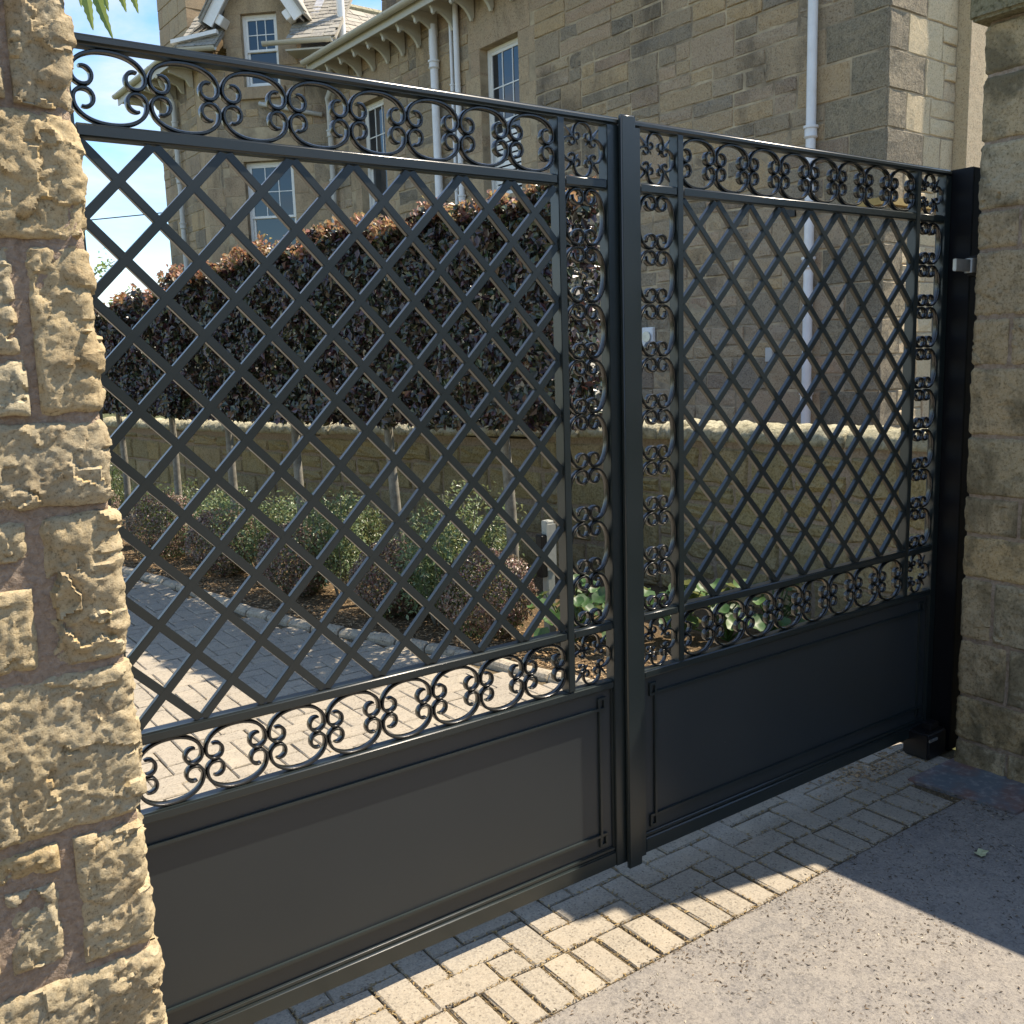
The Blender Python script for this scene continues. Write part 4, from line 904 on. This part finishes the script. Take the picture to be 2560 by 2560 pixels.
# unseen tree mass behind the viewer, added to darken reflections and cut fill
rn = random.Random(77); m = MB(); na, nb_ = 60, 10
for i in range(na + 1):
    for j in range(nb_ + 1):
        a = -3.05 + 2.75 * i / na; r_ = 13 + 1.6 * noise.noise((i * .35, j * .6, 2)); z = -.2 + (5.2 + 1.6 * noise.noise((i * .3, 0, 9))) * j / nb_
        m.v.append((math.cos(a) * r_ - 1, math.sin(a) * r_ - 2, z))
for i in range(na):
    for j in range(nb_): k = i * (nb_ + 1) + j; m.f.append((k, k + 1, k + nb_ + 2, k + nb_ + 1))
m.obj('added_tree_mass', plain('added_dark_foliage', (.03, .045, .018), .9, .1, var=(.06, .08, .03), bs=1, scale=3, bd=.3), kind='stuff', label='dark tree mass added out of view behind the viewpoint to darken reflections', cat='trees')
#@@HOUSE_END

# ================================================================ PLANTS
def leafcloud(n, fn, size, seed, fold=.3, asp=.62, sides=4):
    """n leaves; fn(rnd)->(pos, normal); each leaf a folded blade of 4 triangles"""
    rnd = random.Random(seed); m = MB(); V = m.v; F = m.f
    for _ in range(n):
        p, nn = fn(rnd); s = rnd.uniform(size * .6, size * 1.15) * .5
        nn = (Vector(nn) + Vector((rnd.gauss(0, .5), rnd.gauss(0, .5), rnd.gauss(0, .5) + .25))).normalized()
        t = nn.orthogonal().normalized(); a = rnd.uniform(0, 6.283); t = (t * math.cos(a) + nn.cross(t) * math.sin(a)); t = (t + Vector((0, 0, -.7))).normalized(); b = nn.cross(t).normalized() * asp * s; t = t * s; lift = nn * fold * s
        k = len(V); p = Vector(p)
        V.extend([tuple(p - t), tuple(p - t * .15 + b + lift), tuple(p + t * 1.05 + lift * .4), tuple(p - t * .15 - b + lift)])
        F.append((k, k + 1, k + 2)); F.append((k, k + 2, k + 3))
    return m
TREES = [(1.49, 2.72), (1.26, 3.8), (1.0, 4.85), (.83, 5.85), (.68, 6.95), (.52, 8.2), (.25, 9.6), (-.1, 11.2)]
desc = ['nearest the gate, with copper tips, its trunk beside the white lamp post', 'second from the gate along the row', 'third from the gate along the row', 'fourth from the gate along the row', 'fifth from the gate along the row', 'sixth from the gate along the row', 'last but one, far down the row', 'last in the row, farthest from the gate']
zt_ = [2.58, 2.56, 2.50, 2.44, 2.34, 2.26, 2.18, 2.14]
for i, (tx, ty) in enumerate(TREES):
    tr = thing('copper_beech_tree', 'clipped copper beech %s' % desc[i], 'tree', (tx, ty, 0), 0, 'row of pleached copper beech trees')
    rn = random.Random(60 + i); h = 1.5; pts = []; lean = (-.035 + rn.uniform(-.02, .02), .01)
    for k in range(9): f = k / 8; pts.append((lean[0] * f * f + .012 * math.sin(f * 5 + i), lean[1] * f + .010 * math.cos(f * 4 + i), GZ + .03 + f * h))
    m = MB(); r0 = .042 if i < 4 else .038; m.tube(pts, [r0 * (1.25 if k == 0 else 1 - .04 * k) for k in range(9)], 10); m.obj('trunk', M_bark, tr, smooth=True)
    j = min(i, len(TREES) - 2); dx, dy = TREES[j + 1][0] - TREES[j][0], TREES[j + 1][1] - TREES[j][1]; ll = math.hypot(dx, dy); ax = Vector((dx / ll, dy / ll, 0)); nx_ = Vector((-ax.y, ax.x, 0)) * -1
    hl = ll / 2 + .08; hw_ = .25; z0, z1 = 1.27, zt_[i]
    if i == 0: hl0 = .58
    m = MB()
    for k in range(7):
        a = rn.uniform(-hl, hl) * .8; b_ = rn.uniform(-.6, .6) * hw_; m.tube([(pts[-1][0], pts[-1][1], 1.35), Vector((pts[-1][0], pts[-1][1], 1.5)) + ax * a * .5 + nx_ * b_ * .5 + Vector((0, 0, .25)), ax * a + nx_ * b_ + Vector((0, 0, rn.uniform(1.9, z1 - .1)))], [.025, .016, .006], 6)
    m.obj('branch', M_bark, tr, smooth=True)
    def crown(r_, hl=hl, z0=z0, z1=z1, i=i):
        lo = -(.58 if i == 0 else hl); u = r_.uniform(lo, hl); f = r_.random(); dpt = abs(r_.gauss(0, .06))
        bump_ = .04 * noise.noise((u * 3 + i * 2.1, f * 3, i))
        if f < .50: # driveway face
            z = r_.uniform(z0, z1); zz = z + .05 * noise.noise((u * 4, i, 3)); rounding = max(0, (z - z1 + .25) / .25) ** 2 * .14
            return ax * u - nx_ * 0 + nx_ * (-(hw_ - dpt - rounding) - bump_ - .13 * noise.noise((u * 4.5, z * 4.5, i * 3.3)) - .05 * noise.noise((u * 11, z * 11, i * 1.3))) + Vector((0, 0, zz)), -nx_
        if f < .72:
            v_ = r_.uniform(-hw_, hw_); return ax * u + nx_ * v_ + Vector((0, 0, z1 - dpt + bump_ + .13 * noise.noise((u * 3.2 + i, v_ * 4, 7)) - .3 * max(0, abs(v_) / hw_ - .6) ** 2)), Vector((0, 0, 1))
        if f < .80:
            v_ = r_.uniform(-hw_, hw_); return ax * u + nx_ * v_ + Vector((0, 0, z0 + dpt * .8 + .06 * noise.noise((u * 6, v_ * 6, 1)))), Vector((0, 0, -1))
        if f < .92:
            v_ = r_.uniform(-hw_, hw_); uu = (lo + dpt) if i == 0 else u; return ax * uu + nx_ * v_ + Vector((0, 0, r_.uniform(z0, z1 - .05))), -ax
        return ax * u + nx_ * r_.uniform(-.2, .2) + Vector((0, 0, r_.uniform(z0 + .05, z1 - .1))), Vector((r_.gauss(0, 1), r_.gauss(0, 1), .5))
    nl = 11500 if i < 3 else 8500 if i < 6 else 5500
    leafcloud(nl, crown, .066 if i < 3 else .070, 100 + i).obj('crown', M_beech, tr)
    def tips(r_, hl=hl, z1=z1, i=i):
        lo = -(.58 if i == 0 else hl); c = r_.randrange(90); q = random.Random(c * 7 + i); u = q.uniform(lo, hl); v_ = q.uniform(-hw_ * 1.05, hw_ * .9); hh = q.uniform(.02, .15); f = r_.random()
        return ax * (u + q.uniform(-.06, .06) * f + r_.gauss(0, .018)) + nx_ * (v_ + r_.gauss(0, .018)) + Vector((0, 0, z1 - .06 + .13 * noise.noise((u * 3.2 + i, v_ * 4, 7)) + hh * f)), Vector((r_.gauss(0, .6), r_.gauss(0, .6), .6))
    leafcloud(2100 if i < 5 else 1300, tips, .050, 200 + i).obj('new_growth', M_newb, tr)
# shrubs
def ball(rx, rz, zc):
    def f(r_):
        d = Vector((r_.gauss(0, 1), r_.gauss(0, 1), r_.gauss(0, 1))).normalized(); k = 1 - abs(r_.gauss(0, .10)); k *= 1 + .14 * noise.noise(d * 2.5 + Vector((rx * 40, 0, 0))) + .08 * noise.noise(d * 7 + Vector((rx * 17, 0, 0)))
        return Vector((d.x * rx * k, d.y * rx * k, max(.01, zc + d.z * rz * k))), d
    return f
def stems(n, h, sp, seed, r=.005):
    rn = random.Random(seed); m = MB()
    for _ in range(n):
        a = rn.uniform(0, 6.28); d = rn.uniform(.3, 1) * sp; m.tube([(0, 0, 0), (math.cos(a) * d * .4, math.sin(a) * d * .4, h * .5), (math.cos(a) * d, math.sin(a) * d, h * rn.uniform(.75, 1))], [r, r * .8, r * .4], 5)
    return m
BS = [(1.24, 2.66, .27, 'pinkish round clipped shrub beside the white lamp post, nearest the gate'), (1.02, 3.48, .25, 'reddish round clipped shrub second from the gate by the kerb'), (.78, 4.5, .27, 'reddish round clipped shrub in the middle of the bed'), (.60, 5.6, .27, 'dark green and pink round shrub fourth from the gate'), (.42, 6.7, .30, 'pale round shrub far along the kerb beneath the hedge'), (.02, 8.0, .33, 'farthest round shrub, where the drive bends away')]
for i, (x, y, r_, lab) in enumerate(BS):
    t_ = thing('barberry_shrub', lab, 'shrub', (x, y, GZ + .03), 0, 'round shrubs along the kerb')
    leafcloud(7500 if i < 4 else 5200, ball(r_ * 1.12, r_ * 1.02, r_ * .96), .024, 300 + i, asp=.6).obj('foliage', M_berb if i % 3 != 3 else M_green, t_)
    leafcloud(1500, ball(r_ * .9, r_ * .8, r_ * .6), .026, 350 + i).obj('inner_foliage', M_green, t_)
    stems(9, r_ * 1.3, r_ * .7, i).obj('stem', M_bark, t_)
RS = [(1.42, 3.25, .80, 'tall pale green rose bush behind the nearest round shrub'), (1.12, 3.05, .62, 'bright green leafy bush between the first two round shrubs'), (.98, 4.15, .78, 'rose bush with pale shoots beside the second beech trunk'), (.80, 5.2, .62, 'rose bush with pale shoots near the third beech trunk'), (.74, 6.2, .6, 'green bush near the fourth beech trunk'), (.62, 7.4, .6, 'green bush near the fifth beech trunk'), (.40, 8.8, .7, 'far green bush at the left end of the bed'), (1.75, 3.5, .55, 'low dark bush at the foot of the mossy wall'), (1.45, 4.8, .5, 'low dark bush between the hedge and mossy wall')]
for i, (x, y, h, lab) in enumerate(RS):
    t_ = thing('rose_bush', lab, 'bush', (x, y, GZ + .03), 0, 'leafy bushes in the bed')
    rn = random.Random(400 + i); canes = []
    for k in range(15 if i < 4 else 12): a = rn.uniform(0, 6.28); d = rn.uniform(.05, .34); canes.append((math.cos(a) * d, math.sin(a) * d, h * rn.uniform(.55, 1.08)))
    m = MB()
    for cx, cy, chh in canes: m.tube([(cx * .2, cy * .2, 0), (cx * .6, cy * .6, chh * .55), (cx, cy, chh)], [.006, .005, .003], 5)
    m.obj('stem', M_bark, t_)
    def fl(r_, canes=canes):
        cx, cy, chh = r_.choice(canes); f = r_.uniform(.25, 1.02); w_ = .06 + .07 * (1 - f); return Vector((cx * (.2 + .8 * f) + r_.gauss(0, w_), cy * (.2 + .8 * f) + r_.gauss(0, w_), max(.02, chh * f + r_.gauss(0, .02)))), Vector((r_.gauss(0, .5), r_.gauss(0, .5), 1))
    leafcloud(3600, fl, .038, 500 + i, asp=.5).obj('foliage', M_rose if i < 5 else M_green, t_)
# bergenia
BG = [(1.44, 2.08, 'bright green big-leaved plant behind the corner scrolls of the left gate leaf'), (1.66, 2.32, 'big-leaved green plant beside the white lamp post base'), (1.98, 1.72, 'big-leaved green plant seen through the lower scrolls nearest the gate centre'), (2.20, 1.55, 'big round-leaved plant seen through the lower scrolls of the right gate leaf'), (2.42, 1.40, 'rightmost big round-leaved plant at the foot of the mossy wall'), (1.72, 1.95, 'middle clump of big round green leaves behind the cover strip')]
for i, (x, y, lab) in enumerate(BG):
    t_ = thing('bergenia_plant', lab, 'plant', (x, y, GZ + .03), 0, 'big-leaved plants by the gate')
    rn = random.Random(600 + i)
    for k in range(22):
        a = rn.uniform(0, 6.28); d = rn.uniform(.03, .23); hz = rn.uniform(.08, .34); r_ = rn.uniform(.040, .070); tip = Vector((math.cos(a) * d, math.sin(a) * d, hz)); m = MB()
        nrm = Vector((math.cos(a) * rn.uniform(.2, .9), math.sin(a) * rn.uniform(.2, .9), 1)).normalized(); t1 = nrm.orthogonal().normalized(); t2 = nrm.cross(t1)
        m.v.append(tuple(tip)); ng = 14
        for rr, cup in ((.55, .10), (1, .30)):
            for q in range(ng): an = 6.283 * q / ng; wob = 1 + .06 * math.sin(an * 3 + k); m.v.append(tuple(tip + (t1 * math.cos(an) + t2 * math.sin(an) * .85) * r_ * rr * wob + nrm * (cup * r_ * (1 + .4 * math.sin(an * 4 + k)))))
        for q in range(ng): m.f.append((0, 1 + q, 1 + (q + 1) % ng)); m.f.append((1 + q, 1 + ng + q, 1 + ng + (q + 1) % ng, 1 + (q + 1) % ng))
        lfo = m.obj('leaf', M_big, t_, smooth=True)
        m = MB(); m.tube([(0, 0, 0), (tip.x * .5, tip.y * .5, hz * .6), tuple(tip)], [.007, .005, .004], 5); m.obj('leaf_stalk', M_big, lfo)
# lamp post
M_lamp = plain('pale_green_grey_paint', (.33, .34, .30), .5, .4, var=(.26, .27, .24))
lp2 = thing('drive_light', 'short pale post carrying a black box, among the plants behind the gate', 'lamp post', (1.50, 2.36, GZ + .02))
m = MB(); m.box(-.028, .028, -.028, .028, 0, .72); m.obj('post', M_lamp, lp2, bevel=.004)
m = MB(); m.box(-.034, .034, -.036, -.0285, .42, .70); m.obj('cover', M_lamp, lp2)
m = MB(); m.box(-.075, -.029, -.034, .03, .38, .64); m.obj('black_box', M_black, lp2, bevel=.006)
# light bush far left, behind the hedge end
fb = thing('young_ash_tree', 'light green young tree showing above the far left end of the hedge', 'tree', (.85, 11.6, 0))
rn = random.Random(71); m = MB(); br = []
m.tube([(0, 0, 0), (.05, 0, 1.4), (0, .05, 2.6)], [.05, .035, .015], 8); m.obj('trunk', M_bark, fb, smooth=True); m = MB()
for k in range(34): a = rn.uniform(0, 6.28); d = rn.uniform(.1, .7); z = rn.uniform(1.8, 3.35) - .4 * d; br.append((math.cos(a) * d, math.sin(a) * d, z)); m.tube([(0, 0, z - .6), (math.cos(a) * d * .6, math.sin(a) * d * .6, z - .15), br[-1]], [.012, .008, .004], 5)
m.obj('branch', M_bark, fb)
def fbl(r_): cx, cy, z = r_.choice(br); f = r_.uniform(.4, 1.05); return Vector((cx * f + r_.gauss(0, .06), cy * f + r_.gauss(0, .06), z - .4 * (1 - f) + r_.gauss(0, .07))), Vector((r_.gauss(0, .5), r_.gauss(0, .5), 1))
leafcloud(2600, fbl, .085, 72, asp=.42).obj('crown', M_fresh, fb)
# overhanging sprig top left (compound leaves of a tree rooted behind the pillar)
ob = thing('overhanging_ash_branch', 'bright green serrated leaves hanging into the sky above the left pillar', 'branch', (-1.05, .55, 2.55))
def serr(name, P0, d, L_, w_, nrm):
    P0, d, nrm = Vector(P0), Vector(d).normalized(), Vector(nrm).normalized(); b = d.cross(nrm).normalized(); m = MB(); n_ = 16
    for i in range(n_ + 1):
        f = i / n_; ww = w_ * math.sin(math.pi * min(1, f * .93 + .05)) ** .8 * (1 + (.16 if i % 2 else -.10)) * (1 - .3 * f); c = P0 + d * L_ * f + nrm * (-.10 * L_ * f * f)
        m.v += [tuple(c - b * ww + nrm * ww * .35), tuple(c), tuple(c + b * ww + nrm * ww * .35)]
    for i in range(n_): k = i * 3; m.f += [(k, k + 1, k + 4, k + 3), (k + 1, k + 2, k + 5, k + 4)]
    return m.obj(name, M_fresh, ob)
#@@SPRIG
SPR = [((-0.2143, 0.2874, 0.2307), (-0.206, 0.2774, 0.0823), 0.0145), ((-0.1917, 0.3087, 0.2312), (-0.1548, 0.276, 0.0709), 0.0134), ((-0.1619, 0.327, 0.2425), (-0.1447, 0.3228, 0.1565), 0.0112), ((-0.111, 0.3301, 0.253), (-0.095, 0.3254, 0.1603), 0.0112), ((-0.0751, 0.3444, 0.2664), (-0.0572, 0.3376, 0.1691), 0.0112), ((-0.1844, 0.4692, 0.3157), (-0.1831, 0.4718, 0.2064), 0.0112)]
for i, (a_, b_, w_) in enumerate(SPR):
    A_, B_ = Vector(a_), Vector(b_); serr('leaf', A_, B_ - A_, (B_ - A_).length, w_ * 1.15, Vector((-.5, -.75, .1 + .25 * (i % 3))))
m = MB(); m.tube([(-0.439, 0.475, 0.372), (-0.226, 0.299, 0.248), (-0.102, 0.205, 0.218)], [.006, .004, .002], 6); m.obj('twig', M_bark, ob, smooth=True)
